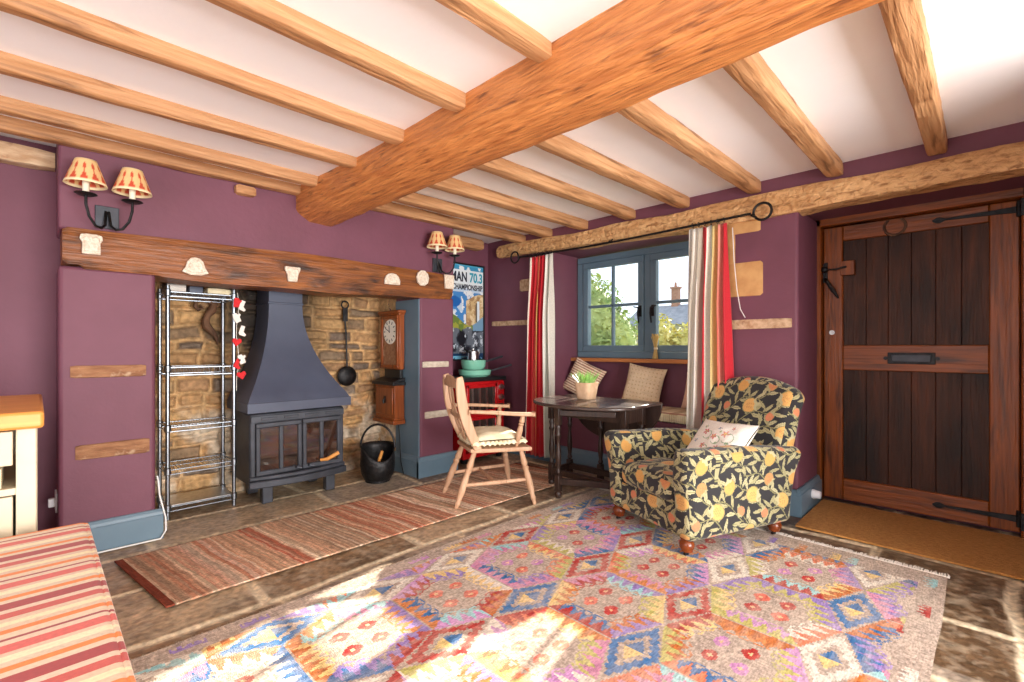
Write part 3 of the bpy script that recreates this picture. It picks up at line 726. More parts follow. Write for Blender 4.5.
mb = MB().tube([(.60, 3.76, 1.482), (.70, 3.74, 1.482)], [.028, .028], 14); mb.build('cloth_roll', M['whitefelt'], label='rolled white cloth on the top shelf of the wire rack', cat='cloth')
MB().rbox(.08, .12, .045, .008, .02, T(.752, 3.77, 1.477)).build('metal_tin', M['hood'], label='grey tin box in the middle of the wire rack top shelf', cat='tin')
mb = MB(); mb.rbox(.15, .14, .045, .02, .02, T(.888, 3.78, 1.477), warp=lambda P: P + np.stack([P[..., 0] * 0, P[..., 0] * 0, (fbm(P[..., 0] * 20, P[..., 1] * 20, 3, 2) - .5) * .014], -1))
mb.build('linen_bundle', M['creamcloth'], label='folded cream linen bundle at the stove end of the rack top shelf', cat='linen')
# carved dark ornament on the stone wall
pts = [(.83, 3.99, 1.40), (.845, 3.985, 1.375), (.82, 3.985, 1.362), (.80, 3.985, 1.385), (.805, 3.985, 1.42), (.84, 3.98, 1.435), (.88, 3.98, 1.43), (.915, 3.985, 1.41), (.905, 3.985, 1.36), (.875, 3.98, 1.325), (.862, 3.98, 1.285), (.868, 3.98, 1.25), (.90, 3.985, 1.21), (.93, 3.99, 1.17), (.945, 3.995, 1.11)]
MB().tube(pts, [.006, .01, .013, .014, .014, .015, .018, .026, .028, .022, .026, .028, .024, .016, .003], 10).build('driftwood_ornament', M['driftwood'], label='twisted dark driftwood piece hanging on the stones behind the wire rack', cat='ornament')
# felt bunting
bt = thing('felt_bunting', 'string of red and white felt shapes hanging down the rack post', 'bunting', (.995, 3.67, 1.48))
pt = [(.985 + .008 * math.sin(k * 1.3), 3.668, 1.47 - k * .075) for k in range(10)]
MB().tube(pt, .002, 5).build('string', M['whitefelt'], bt)
mitt = [(-.02, -.03), (.016, -.03), (.02, .0), (.034, .01), (.03, .022), (.018, .018), (.014, .034), (-.012, .036), (-.02, .01)]
stock = [(-.012, .035), (.014, .035), (.014, -.005), (.036, -.02), (.03, -.034), (-.004, -.032), (-.014, -.02)]
heart = [(0, -.03), (.03, .004), (.026, .024), (.01, .026), (0, .016), (-.01, .026), (-.026, .024), (-.03, .004)]
for k, (z, pl, m) in enumerate(((1.40, mitt, 'redfelt'), (1.385, stock, 'whitefelt'), (1.295, mitt, 'whitefelt'), (1.21, stock, 'whitefelt'), (1.13, heart, 'redfelt'), (1.01, mitt, 'whitefelt'), (.985, stock, 'redfelt'), (.90, heart, 'redfelt'))):
    x = .99 + (.018 if k % 2 else -.012); an = .5 * math.sin(k * 2.3)
    Mx = T(x, 3.664, z) @ R(an, 'Y') @ Matrix(((1, 0, 0, 0), (0, 0, -1, 0), (0, 1, 0, 0), (0, 0, 0, 1)))
    MB().prism(pl, .008, Mx).build('felt_shape', M[m], bt, bevel=.002)
# white cable
pts = [(.49, 3.36, .36), (.495, 3.355, .33), (.50, 3.35, .25), (.526, 3.338, .12), (.526, 3.325, .05), (.50, 3.32, .010), (.36, 3.325, .009), (.24, 3.328, .009), (.12, 3.325, .009)]
MB().tube(pts, .0045, 6).build('power_cable', M['cable'], label='thin white cable running down the pier corner onto the floor', cat='cable')
# socket on the chimney breast side
sk = thing('wall_socket', 'white double socket with a plug low beside the sideboard', 'socket', (XP0, 3.56, .22))
MB().box(XP0 - .008, 3.48, .22, XP0 + .001, 3.60, .32).build('face_plate', M['plastic'], sk, bevel=.003)
MB().box(XP0 - .035, 3.51, .245, XP0 - .007, 3.55, .29).build('plug', M['plastic'], sk, bevel=.006)

# ------------------------------------------------------------------ skimmer, scuttle, clock
sm = thing('skimmer_pan', 'dark long-handled copper skimmer hanging on the rubble stone wall', 'skimmer', (1.93, 3.99, .83))
Mx = T(1.94, 3.995, .84) @ R(PI / 2, 'X')
MB().lathe([(0, .022), (.05, .02), (.078, .008), (.088, 0), (.088, -.003), (.075, .003), (.05, .013), (0, .015)], 24, Mx, cap=False).build('bowl', M['iron'], sm)
MB().tube([(1.937, 3.992, .92), (1.925, 3.985, 1.2), (1.915, 3.985, 1.33)], .008, 8).build('handle', M['iron'], sm)
mb = MB().box(1.895, 3.978, 1.32, 1.938, 3.99, 1.44); mb.tube([(1.915 + .032 * math.cos(a), 3.985, 1.465 + .032 * math.sin(a)) for a in np.linspace(0, 2 * PI, 16, endpoint=False)], .007, 6, closed=True)
mb.build('hook_ring', M['iron'], sm)
sc = thing('coal_scuttle', 'black iron coal scuttle with hoop handle beside the fireplace pier', 'coal scuttle', (1.985, 3.545, 0))
n = 32; P = []
for (r, z, dip) in ((.0, .012, 0), (.09, .012, 0), (.105, .02, 0), (.128, .07, 0), (.137, .14, .0), (.135, .19, .3), (.132, .25, .9), (.134, .30, 1.)):
    row = []
    for k in range(n):
        a = 2 * PI * k / n; fr = max(0, -math.sin(a + .25)) ** 1.5
        zz = z - dip * .12 * fr; row.append((1.985 + r * math.cos(a), 3.545 + r * math.sin(a), zz))
    P.append(row)
MB().grid(np.array(P), cv=True, flip=True).build('bucket', M['iron'], sc, solid=.005)
MB().lathe([(.09, .0), (.1, .0), (.1, .02), (.09, .02)], 24, T(1.985, 3.545, 0)).build('foot_ring', M['iron'], sc)
an = np.linspace(0, PI, 15); hd = Vector((.72, -.69, 0)).normalized()
MB().tube([(1.985 + hd.x * .14 * math.cos(a), 3.545 + hd.y * .14 * math.cos(a), .27 + .19 * math.sin(a)) for a in an], .009, 8).build('hoop_handle', M['iron'], sc)
MB().tube([(1.985, 3.56, .06), (1.99, 3.53, .17), (2.0, 3.50, .245)], [.014, .014, .012], 8).build('hand_shovel', M['handlewood'], label='small wooden-handled tool standing in the coal scuttle', cat='tool')

ck = thing('wall_clock', 'mahogany wall clock with white dial on the cheek inside the fireplace', 'clock', (2.25, 3.79, .36))
XC = 2.265
cs = MB().box(2.215, 3.645, .87, XC, 3.95, 1.36)
cs.build('case', M['clockwood'], ck, bevel=.006)
MB().box(2.19, 3.62, 1.36, XC, 3.975, 1.385).box(2.20, 3.632, 1.343, XC, 3.963, 1.362).build('cornice', M['clockwood'], ck, bevel=.006)
fr = MB(); wframe(3.655, 3.94, .88, 1.342, .03, 2.198, 2.216, fr); fr.build('door_frame', M['clockwood'], ck, bevel=.005)
MB().box(2.2135, 3.68, .90, 2.2145, 3.915, 1.315).build('back_panel', M['brownblock'], ck, smooth=False)
dl = MB().lathe([(0, .006), (.104, .005), (.11, 0), (0, 0)], 36, T(2.213, 3.797, 1.20) @ R(-PI / 2, 'Y')).build('dial', M['dial'], ck)
for k in range(12):
    a = k * PI / 6; Mx = T(2.2062, 3.797, 1.20) @ R(a, 'X') @ T(0, 0, .083); MB().box(-.0008, -.004, -.012, .0008, .004, .012, Mx).build('numeral', M['black'], dl)
MB().box(-.001, -.003, -.01, .001, .003, .075, T(2.205, 3.797, 1.20) @ R(math.radians(-65), 'X')).build('hand', M['black'], dl); hn = MB(); hn.box(-.001, -.004, -.01, .001, .004, .055, T(2.2045, 3.797, 1.20) @ R(math.radians(-5), 'X'))
hn.build('hand', M['black'], dl)
MB().box(2.235, 3.67, .78, XC, 3.93, .87).build('neck', M['black'], ck, bevel=.004)
MB().box(2.14, 3.625, .735, XC, 3.985, .765).prism([(2.15, .765), (XC, .765), (XC, .80), (2.21, .79)], .34, Matrix(((1, 0, 0, 0), (0, 0, 1, 3.635), (0, 1, 0, 0), (0, 0, 0, 1)))).build('shelf_top', M['black'], ck, bevel=.004)
MB().box(2.165, 3.645, .45, XC, 3.965, .735).build('lower_box', M['clockwood'], ck, bevel=.005)
bxd = MB().box(2.155, 3.665, .48, 2.166, 3.945, .715).build('box_door', M['clockwood'], ck, bevel=.005)
MB().tube([(2.15, 3.785, .615), (2.138, 3.785, .60), (2.14, 3.785, .575)], .007, 8).box(2.15, 3.77, .58, 2.156, 3.80, .64).build('knob', M['iron'], bxd)
MB().box(2.145, 3.63, .40, XC, 3.98, .435).box(2.155, 3.638, .435, XC, 3.972, .452).build('base_moulding', M['clockwood'], ck, bevel=.006)
MB().tube([(2.255, 3.665, .41), (2.262, 3.66, .30), (2.255, 3.64, .20), (2.238, 3.60, .10), (2.232, 3.55, .008)], .0035, 6).build('power_cable', M['black'], label='thin dark cable trailing from the clock down the blue fireplace cheek', cat='cable')

for o_ in (ck,): o_.location.y -= .06; o_.location.z += .03

# ------------------------------------------------------------------ poster
po = thing('poster', 'tall triathlon championship poster with waterfall landscape in a black frame', 'poster', (3.1, YA, .96))
px0, px1, pz0, pz1 = 2.80, 3.425, .955, 1.965
MB().box(px0, YA - .022, pz0, px1, YA - .002, pz1).build('frame', M['black'], po, bevel=.004)
nx_, nz_ = 90, 150
gx = np.linspace(px0 + .015, px1 - .028, nx_); gz = np.linspace(pz0 + .015, pz1 - .02, nz_); GX, GZ = np.meshgrid(gx, gz, indexing='ij')
def art(co, nr, fc):
    u = (fc[:, 0] - 2.9) / .5; v = (fc[:, 2] - pz0) / (pz1 - pz0)
    n = fbm(u * 5, v * 9, 3, 5); n2 = fbm(u * 14, v * 20, 9, 4)
    W = SA((232, 240, 244))[0]; out = np.tile(W, (len(u), 1)) * 1.
    def put(mk, c):
        out[mk] = SA(c)[0]
    put((v > .93) & (n > .45), (60, 150, 190)); put((v > .965), (80, 170, 205))
    put((v < .74) & (v >= .5), (196, 216, 236)); put((v < .70) & (n + (1 - u) * .35 > .62), (74, 140, 205)); put((v < .72) & (n2 > .62), (232, 236, 240))
    cl = (v < .64 - .05 * np.sin(u * 5)) & (u > .52); put(cl, (206, 178, 130)); put(cl & (n2 > .52), (168, 132, 92)); put(cl & (n2 < .38), (230, 210, 170))
    put((np.abs(u - .86) < .035) & (v < .62) & (v > .36), (226, 238, 246)); put((np.abs(u - .80) < .02) & (v < .6) & (v > .4), (96, 84, 66))
    hl = (v < .42 + .06 * np.sin(u * 6 + 1)) ; put(hl, (110, 134, 64)); put(hl & (n > .55), (164, 166, 70)); put(hl & (u > .7), (120, 160, 190))
    rk_ = (v < .27 + .1 * n) ; put(rk_, (58, 64, 74)); put(rk_ & (n > .5), (104, 112, 122)); put(rk_ & (n2 > .64), (196, 206, 214)); put(rk_ & (n < .4), (28, 30, 38))
    put((v < .07), (24, 60, 96)); put((v < .05) & (n2 > .5), (120, 190, 220))
    # blue figure shape in the sky
    put((((u - .22) / .16) ** 2 + ((v - .60) / .055) ** 2 < 1), (40, 104, 180))
    return out
P = np.stack([GX, np.full_like(GX, YA - .0232), GZ], -1)
pr = MB().grid(P).build('print', M['art'], po, col=art, smooth=False)
def text(body, x, z, h, m, parent, name, wid=None, yy=YA - .0245):
    cu = bpy.data.curves.new(name, 'FONT'); cu.body = body; cu.size = h; cu.extrude = .0005; cu.align_x = 'RIGHT'; cu.offset = h * .034
    o = bpy.data.objects.new(name, cu); COL.objects.link(o); cu.materials.append(m)
    bpy.context.view_layer.update(); me = bpy.data.meshes.new_from_object(o); bpy.data.objects.remove(o); me.name = name
    o = bpy.data.objects.new(name, me); COL.objects.link(o)
    if not me.materials: me.materials.append(m)
    o.rotation_euler = (PI / 2, 0, 0)
    Mi = ROOTM[parent.name].inverted(); o.location = Mi @ Vector((x, yy, z)); o.parent = parent
    if wid: o.scale = (wid, 1, 1)
    return o
navy = mat('poster_navy_ink', S(34, 40, 58), rough=.4); teal = mat('poster_teal_ink', S(44, 160, 186), rough=.4)
text('70.3', 3.388, 1.775, .135, teal, po, 'lettering', .78)
text('MAN', 3.176, 1.775, .135, navy, po, 'lettering', .72)
text('CHAMPIONSHIP', 3.385, 1.69, .078, navy, po, 'lettering', .72)

# ------------------------------------------------------------------ red cooker with pans
ck2 = thing('red_cooker', 'small red cooker with glass doors in the alcove under the poster', 'cooker', (3.07, 3.62, 0))
cx0, cx1, cy0, cy1 = 2.80, 3.33, 3.44, 3.80
MB().box(cx0, cy0, .04, cx1, cy1, .768).build('body', M['redenamel'], ck2, bevel=.012)
MB().box(cx0 - .01, cy0 - .02, .767, cx1 + .01, cy1, .805).build('hob', M['black'], ck2, bevel=.006)
for z0, z1 in ((.46, .735), (.10, .43)):
    d = MB(); a, b = cx0 + .03, cx1 - .11
    d.box(a, cy0 - .02, z0, b, cy0 - .002, z0 + .03).box(a, cy0 - .02, z1 - .03, b, cy0 - .002, z1).box(a, cy0 - .02, z0, a + .03, cy0 - .002, z1).box(b - .03, cy0 - .02, z0, b, cy0 - .002, z1)
    do = d.build('oven_door', M['redenamel'], ck2, bevel=.004)
    MB().box(a + .025, cy0 - .012, z0 + .025, b - .025, cy0 - .006, z1 - .025).build('glass', M['ovenglass'], do, smooth=False)
    rb = MB()
    for k in range(4): rb.box(a + .06 + k * .09, cy0 - .016, z0 + .03, a + .085 + k * .09, cy0 - .0125, z1 - .03)
    rb.build('chrome_bar', M['steel'], do)
MB().box(cx1 - .105, cy0 - .014, .44, cx1 - .012, cy0 + .0, .745).build('control_panel', M['redenamel'], ck2, bevel=.004)
for z in (.70, .60, .51):
    MB().lathe([(0, 0), (.032, 0), (.03, .008), (.024, .01), (.022, .028), (0, .03)], 18, T(cx1 - .058, cy0 - .014, z) @ R(PI / 2, 'X')).build('knob', M['steel'], ck2)
for x in (cx0 + .04, cx1 - .04):
    for y in (cy0 + .04, cy1 - .04): MB().box(x - .02, y - .02, 0, x + .02, y + .02, .042).build('foot', M['black'], ck2)
def pan(x, y, z, r, h, label, name, ang, lid=False, hl=.18):
    t = thing(name, label, 'pan', (x, y, z))
    MB().lathe([(0, 0), (r * .78, 0), (r * .95, h * .3), (r, h), (r * .97, h), (r * .91, h * .34), (r * .74, .008), (0, .008)], 28, cap=False).build('pan_body', M['mint'], t, local=True)
    dx, dy = math.cos(ang), math.sin(ang)
    MB().tube([(dx * r * .96, dy * r * .96, h * .7), (dx * (r + .06), dy * (r + .06), h * .95), (dx * (r + hl), dy * (r + hl), h * .7 + .06)], [.008, .011, .011], 8).build('handle', M['stove'], t, local=True)
    return t
pan(3.06, 3.58, .806, .165, .066, 'mint green frying pan lowest in the stack on the red cooker', 'frying_pan', math.radians(-18), hl=.24)
pan(3.06, 3.60, .874, .125, .092, 'mint green saucepan stacked on the frying pan', 'saucepan', math.radians(-10), hl=.22)
jg = thing('steel_pot', 'shiny steel coffee pot on top of the green pan stack', 'pot', (3.065, 3.61, .968))
MB().lathe([(0, 0), (.055, 0), (.055, .02), (.05, .085), (.044, .092), (.012, .10), (.012, .11), (0, .112)], 24).build('pot_body', M['steel'], jg, local=True)
MB().tube([(-.05, 0, .075), (-.10, -.01, .09), (-.13, -.02, .12)], .007, 8).build('handle', M['iron'], jg, local=True)
MB().tube([(.048, 0, .02), (.07, 0, .05), (.085, 0, .08)], [.012, .009, .007], 8).build('spout', M['steel'], jg, local=True)

# ------------------------------------------------------------------ wooden elbow chair
ch = thing('elbow_chair', 'pale bleached wooden elbow chair with cream cushion on the runner rug', 'chair', (2.32, 2.575, .0), math.radians(-24))
def seatp(P):
    x, y = P[..., 0], P[..., 1]
    P = P.copy(); P[..., 1] = y * (1 + .16 * (x - .03) / .21); P[..., 2] -= .012 * np.exp(-(x / .13) ** 2 - (y / .14) ** 2) * (P[..., 2] > 0)
    return P
MB().rbox(.43, .45, .034, .014, .03, T(.035, 0, .388), warp=seatp).build('seat', M['chairwood'], ch, local=True)
def leg(p0, p1, r=.019):
    p0, p1 = Vector(p0), Vector(p1); ts = [0, .08, .12, .16, .3, .5, .62, .66, .70, .74, .85, 1]; rr = [.6, .8, 1.15, .85, 1.25, 1.25, .95, 1.3, .9, 1.25, 1.0, .8]
    return MB().tube([p0.lerp(p1, t) for t in ts], [r * k for k in rr], 12)
leg((.265, .25, 0), (.19, .18, .378)).build('leg', M['chairwood'], ch, local=True)
leg((.265, -.255, 0), (.19, -.18, .378)).build('leg', M['chairwood'], ch, local=True)
leg((-.285, .185, 0), (-.14, .15, .378)).build('leg', M['chairwood'], ch, local=True)
leg((-.285, -.185, 0), (-.14, -.15, .378)).build('leg', M['chairwood'], ch, local=True)
for s in (-1, 1):
    MB().tube([(-.235, s * .172, .16), (0, s * .20, .165), (.245, s * .217, .17)], [.011, .015, .011], 10).build('stretcher', M['chairwood'], ch, local=True)
MB().tube([(.0, -.20, .165), (0, 0, .165), (0, .20, .165)], [.011, .015, .011], 10).build('stretcher', M['chairwood'], ch, local=True)
for s in (-1, 1):
    ts = np.linspace(0, 1, 14); P = []
    for t in ts:
        x = -.125 - .135 * t - .03 * math.sin(PI * t); z = .39 + .50 * t; y = s * (.185 + .01 * t)
        hw = .026 + .010 * math.sin(PI * t) ** 1 ; hy = .011
        if t > .93: hw *= .8
        P.append([(x - hw, y - hy, z), (x + hw, y - hy, z + .012), (x + hw, y + hy, z + .012), (x - hw, y + hy, z)])
    mb = MB().grid(np.array(P), cv=True); mb.f += [(0, 1, 2, 3), (55, 54, 53, 52)]; mb.build('back_post', M['chairwood'], ch, local=True, bevel=.006, ang=50)
def bslat(z0, z1, t, name, crest=False, y0=-.18, y1=.18, th=.011):
    P = []
    for y in np.linspace(y0, y1, 15):
        u = y / .19
        def bx_(z): tt = (z - .39) / .50; return -.125 - .135 * tt - .03 * math.sin(PI * min(1, tt)) - .02 * (1 - u * u)
        zz1 = z1 + (.018 * math.cos(u * PI * 1.0) if crest else 0)
        P.append([(bx_(z0) - th, y, z0), (bx_(z0) + th, y, z0), (bx_(zz1) + th, y, zz1), (bx_(zz1) - th, y, zz1)])
    mb = MB().grid(np.array(P), cv=True); n4 = len(mb.v); mb.f += [(3, 2, 1, 0), (n4 - 4, n4 - 3, n4 - 2, n4 - 1)]
    return mb.build(name, M['chairwood'], ch, local=True, bevel=.005, ang=50)
bslat(.815, .885, 0, 'crest_rail', True, -.20, .20)
bslat(.60, .635, 0, 'cross_rail')
# pierced central splat
mb = MB(); hw = [.03, .034, .05, .056, .045, .036, .05, .058, .05]
P = []
for i, w in enumerate(hw):
    t = i / 8; z = .40 + .425 * t; tt = (z - .39) / .50; x = -.145 - .135 * tt - .03 * math.sin(PI * tt)
    P.append([(x - .006, -w, z), (x + .006, -w, z), (x + .006, -w * .35, z), (x - .006, -w * .35, z)])
P = np.array(P); mb.grid(P, cv=True); Q = P.copy(); Q[..., 1] *= -1; mb.grid(Q, cv=True, flip=True)
mb.box(-.20, -.022, .50, -.187, .022, .52).box(-.252, -.02, .67, -.238, .02, .70)
mb.build('splat', M['chairwood'], ch, local=True, bevel=.003)
for s in (-1, 1):
    P = []
    for t in np.linspace(0, 1, 14):
        x = -.20 + .46 * t; y = s * (.195 + .06 * math.sin(t * PI * .62)); z = .648 + .012 * math.cos(t * 3) - .008 * t
        w = .019 + .012 * sst(.55, .95, t); w = w * (.8 if t == 1 else 1)
        P.append([(x, y - w, z - .012), (x, y + w, z - .012), (x, y + w, z + .012), (x, y - w, z + .012)])
    mb = MB().grid(np.array(P), cv=True); mb.f += [(3, 2, 1, 0), (52, 53, 54, 55)]; mb.build('armrest', M['chairwood'], ch, local=True, bevel=.008, bseg=3, ang=50)
    leg((.15, s * .20, .402), (.185, s * .246, .64), .016).build('arm_support', M['chairwood'], ch, local=True)
# cushion on the chair: a thing of its own, rests on the seat
cu = thing('seat_cushion', 'frilled cream cushion lying on the bleached elbow chair', 'cushion', (2.32, 2.575, .406), math.radians(-24))
pillow(MB(), .38, .40, .10, T(.03, 0, .047), n=26, seed=3, lump=.03).build('cushion_pad', M['creamcloth'], cu, local=True)
P = []
N_ = 120
for k in range(N_):
    a = 2 * PI * k / N_; c, s = math.cos(a), math.sin(a)
    q = max(abs(c), abs(s)); rx = .175 * (abs(c) / q) ** .3; x = .03 + .178 * c / q * (.95); y = .188 * s / q * .95
    o = .045; w = .014 * math.sin(k * 2.1) 
    P.append([(x * 1 - .0, y, .045), (x + .5 * o * c, y + .5 * o * s, .04 + w * .6), (x + o * c, y + o * s, .014 + w * .5 + .008)])
MB().grid(np.array(P), cu=True).build('frill', M['creamcloth'], cu, local=True, solid=.003)

# ------------------------------------------------------------------ gateleg table
tb = thing('gateleg_table', 'dark oak gateleg table with one leaf raised in front of the window', 'table', (2.98, 2.04, 0))
ZT = .70; ty0, ty1 = 1.60, 2.46; tx0, tx1 = 2.83, 3.19; tcy = (ty0 + ty1) / 2; tr = (ty1 - ty0) / 2
MB().box(tx0, ty0 + .01, ZT - .024, tx1, ty1 - .01, ZT).build('table_top', M['tabletop'], tb, bevel=.008)
def leafpoly(n=28): return [(-.30 * math.sin(a) , -tr * math.cos(a)) for a in np.linspace(0, PI, n)]
pl = [(tx0 - .002 + x, tcy + y * .985) for x, y in leafpoly()]
MB().prism(pl[::-1], .024, T(0, 0, ZT - .024)).build('raised_leaf', M['tabletop'], tb, bevel=.008)
Mx = Matrix(((0, 0, 1, tx1 + .003), (0, 1, 0, tcy), (1, 0, 0, ZT - .006), (0, 0, 0, 1)))
MB().prism([(x * 1.1, y * .97) for x, y in leafpoly()], .02, Mx).build('dropped_leaf', M['darkoak'], tb, bevel=.006)
def tleg(x, y, h=ZT - .026, r=.021):
    prof = [(.014, 0), (.024, .012), (.027, .035), (.02, .05)]
    mb = MB().lathe(prof, 14, T(x, y, 0)).box(x - r, y - r, .05, x + r, y + r, .17)
    z0, z1 = .17, .53; L = z1 - z0
    mb.lathe([(.014, z0), (.021, z0 + .02), (.013, z0 + .04), (.018, z0 + .07), (.0225, z0 + L * .32), (.02, z0 + L * .45), (.014, z0 + L * .6), (.013, z0 + L * .72), (.022, z0 + L * .79), (.014, z0 + L * .85), (.021, z0 + L * .93), (.015, z1)], 14, T(x, y, 0), cap=False)
    mb.box(x - r, y - r, .53, x + r, y + r, h); return mb
fx0, fx1, fy0, fy1 = 2.90, 3.13, 1.74, 2.40
for x in (fx0, fx1):
    for y in (fy0, fy1): tleg(x, y).build('leg', M['darkoak'], tb, bevel=.003)
g1 = tleg(2.69, 2.16).build('gate_leg', M['darkoak'], tb, bevel=.003)
def bar(p, q, z0, z1, w):
    p, q = Vector(p), Vector(q); d = (q - p).normalized(); nn = Vector((-d.y, d.x)) * w
    c = [p + nn, q + nn, q - nn, p - nn]; return MB().prism([(v.x, v.y) for v in c][::-1], z1 - z0, T(0, 0, z0))
for z0, z1 in ((.10, .145), (.60, .64)): bar((2.69, 2.16), (2.885, 1.80), z0, z1, .014).build('gate_rail', M['darkoak'], g1, bevel=.003)
g2 = tleg(3.165, 2.12).build('gate_leg', M['darkoak'], tb, bevel=.003)
for x in (fx0, fx1):
    MB().box(x - .012, fy0, .56, x + .012, fy1, ZT - .026).build('apron', M['darkoak'], tb); MB().box(x - .016, fy0, .095, x + .016, fy1, .14).build('stretcher', M['darkoak'], tb, bevel=.003)
for y in (fy0, fy1):
    MB().box(fx0, y - .012, .56, fx1, y + .012, ZT - .026).build('apron', M['darkoak'], tb); MB().box(fx0, y - .016, .095, fx1, y + .016, .14).build('stretcher', M['darkoak'], tb, bevel=.003)
tb.location.y += .045; tb.location.x -= .01

# potted plant
pp = thing('potted_succulent', 'spiky green succulent in a pale terracotta pot on the dark table', 'plant', (2.975, 2.17, ZT + .001))
P = []
for r, z in ((.058, 0), (.062, .005), (.078, .105), (.08, .125), (.074, .126), (.072, .11)):
    row = []
    for k in range(40):
        a = 2 * PI * k / 40; q = (abs(math.cos(a)) ** 5 + abs(math.sin(a)) ** 5) ** (-.2); row.append((r * q * math.cos(a) * .93, r * q * math.sin(a) * .93, z))
    P.append(row)
mb = MB().grid(np.array(P), cv=True, flip=True); mb.f.append(tuple(range(39, -1, -1))); mb.build('pot', M['terracotta'], pp, local=True)
MB().lathe([(0, .108), (.07, .106)], 24, cap=False).build('soil', M['soil'], pp, local=True)
mb = MB(); rq = random.Random(5)
for k in range(64):
    a = rq.random() * 2 * PI; r0_ = .055 * math.sqrt(rq.random()); tilt = .15 + r0_ * 13 * (.6 + .6 * rq.random()); L = .07 + .05 * rq.random(); w = .0075
    P = []
    for t in np.linspace(0, 1, 6):
        hw = w * (1 - t ** 2.2) + .0006; x = r0_ + L * t * math.sin(tilt * (.7 + .3 * t)); z = .105 + L * t * math.cos(tilt * .8)
        P.append([(x, -hw, z + .002), (x - .003, 0, z - .002), (x, hw, z + .002), (x + .003, 0, z + .003)])
    mb.grid(np.array(P), R(a, 'Z'), cv=True)
mb.build('foliage', M['leafy'], pp, local=True)

# ------------------------------------------------------------------ window seat cushions
def pad_col(co, n, f):
    k = ((f[:, 1] * 38) % 1) < .5; p = SA((226, 206, 170), (196, 168, 128)); c = np.where(k[:, None], p[0], p[1])
    dot = (np.abs(((f[:, 0] * 30) % 1) - .5) < .15) & (n[:, 2] > .5); return np.where(dot[:, None], SA((170, 110, 92))[0], c)
sp = thing('window_seat_pad', 'cream patterned seat pad with fringe along the window seat', 'seat pad', (3.71, 2.165, .502))
MB().rbox(.40, 1.60, .075, .025, .022, T(3.70, 2.165, .5405)).build('pad', M['attr'], sp, col=pad_col)
mb = MB()
for k in range(100):
    y = 1.39 + k * .0155; mb.box(3.492, y, .508 + .006 * (k % 2), 3.4985, y + .008, .566)
mb.build('fringe', M['creamcloth'], sp, kind='stuff')
def stripe_col(co, n, f):
    k = (f[:, 1] * 42) % 1; p = SA((226, 204, 176), (150, 104, 84), (196, 150, 122)); return np.where((k < .36)[:, None], p[1], np.where((k < .5)[:, None], p[2], p[0]))
def quilt_col(co, n, f):
    u = (f[:, 0] * 30) % 1 - .5; v = (f[:, 1] * 30) % 1 - .5; p = SA((226, 202, 168), (200, 168, 130)); return np.where(((np.abs(u) + np.abs(v)) < .22)[:, None], p[1], p[0])
def cush(name, label, loc, w, h, t, rz, lean, roll, colf, seed, base=(1,)):
    o = thing(name, label, 'cushion', loc, rz, group='cushions on the window seat')
    Mx = R(lean, 'Y') @ T(0, 0, 0) @ R(roll, 'X') @ Matrix(((0, 0, 1, 0), (1, 0, 0, 0), (0, 1, 0, h / 2 * (abs(math.cos(roll)) + abs(math.sin(roll)))), (0, 0, 0, 1)))
    # colours follow the cloth's own axes
    mb = MB(); pillow(mb, w, h, t, Matrix.Identity(4), n=60, seed=seed, lump=.03)
    cols = lambda co, n, f: colf(co, n, f)
    ob = mb.build('cover', M['attr'], o, local=True, col=cols); ob.matrix_local = Mx; return o
cush('scatter_cushion', 'brown and cream striped cushion tilted on its corner behind the plant', (3.69, 2.86, .572), .35, .35, .13, math.radians(14), .26, math.radians(24), stripe_col, 5)
cush('scatter_cushion', 'cream quilted cushion leaning under the middle of the window', (3.745, 2.17, .572), .36, .345, .12, math.radians(4), .22, math.radians(8), quilt_col, 8)
cush('scatter_cushion', 'pinkish cushion mostly hidden behind the curtain above the armchair', (3.72, 1.60, .575), .36, .30, .12, math.radians(-4), .2, math.radians(4), lambda co, n, f: np.tile(SA((214, 170, 146))[0], (len(f), 1)), 9)

# straw bundle on the sill
sb = thing('straw_bundle', 'little tied straw bundle standing on the oak window sill', 'corn dolly', (3.835, 2.055, .992))
mb = MB(); rq = random.Random(8)
for k in range(26):
    a = rq.random() * 2 * PI; r1 = .014 * rq.random(); r2 = .016 + .02 * rq.random(); h = .19 + .03 * rq.random()
    mb.tube([(r2 * .9 * math.cos(a), r2 * .9 * math.sin(a), 0), (r1 * math.cos(a), r1 * math.sin(a), .09), (r2 * .8 * math.cos(a), r2 * .8 * math.sin(a), h * .8), (r2 * 1.2 * math.cos(a), r2 * 1.2 * math.sin(a), h)], [.002, .002, .0025, .004], 5)
mb.build('stalk', M['twine'], sb, local=True)
MB().lathe([(.014, .08), (.019, .084), (.019, .096), (.014, .10)], 14, cap=False).build('tie', M['creamcloth'], sb, local=True)

# ------------------------------------------------------------------ curtain rod and curtains
rd = thing('curtain_rod', 'black iron curtain rod with curled ends along the oak lintel', 'curtain rod', (3.40, 2.2, 1.985))
XR = 3.405
pts = [(XR, y, 1.985 + .012 * math.sin(y * 2)) for y in np.linspace(1.13, 3.30, 24)]
MB().tube(pts, .009, 8).build('rod', M['iron'], rd)
for s, yc, y0 in ((1, 3.36, 3.30), (-1, 1.055, 1.13)):
    q = []
    for a in np.linspace(0, 2 * PI * .98, 22):
        q.append((XR - .012 * a / 6.28, yc - s * .055 * math.cos(a + .5) * 1.0, 1.995 + .055 * math.sin(a + PI + .5)))
    MB().tube([(XR, y0, 1.985)] + q, .0085, 8).build('curl', M['iron'], rd)
for y in (1.35, 2.25, 3.24):
    MB().tube([(XR, y, 1.985), (3.43, y, 1.99), (3.455, y, 2.01)], .007, 8).build('bracket', M['iron'], rd)
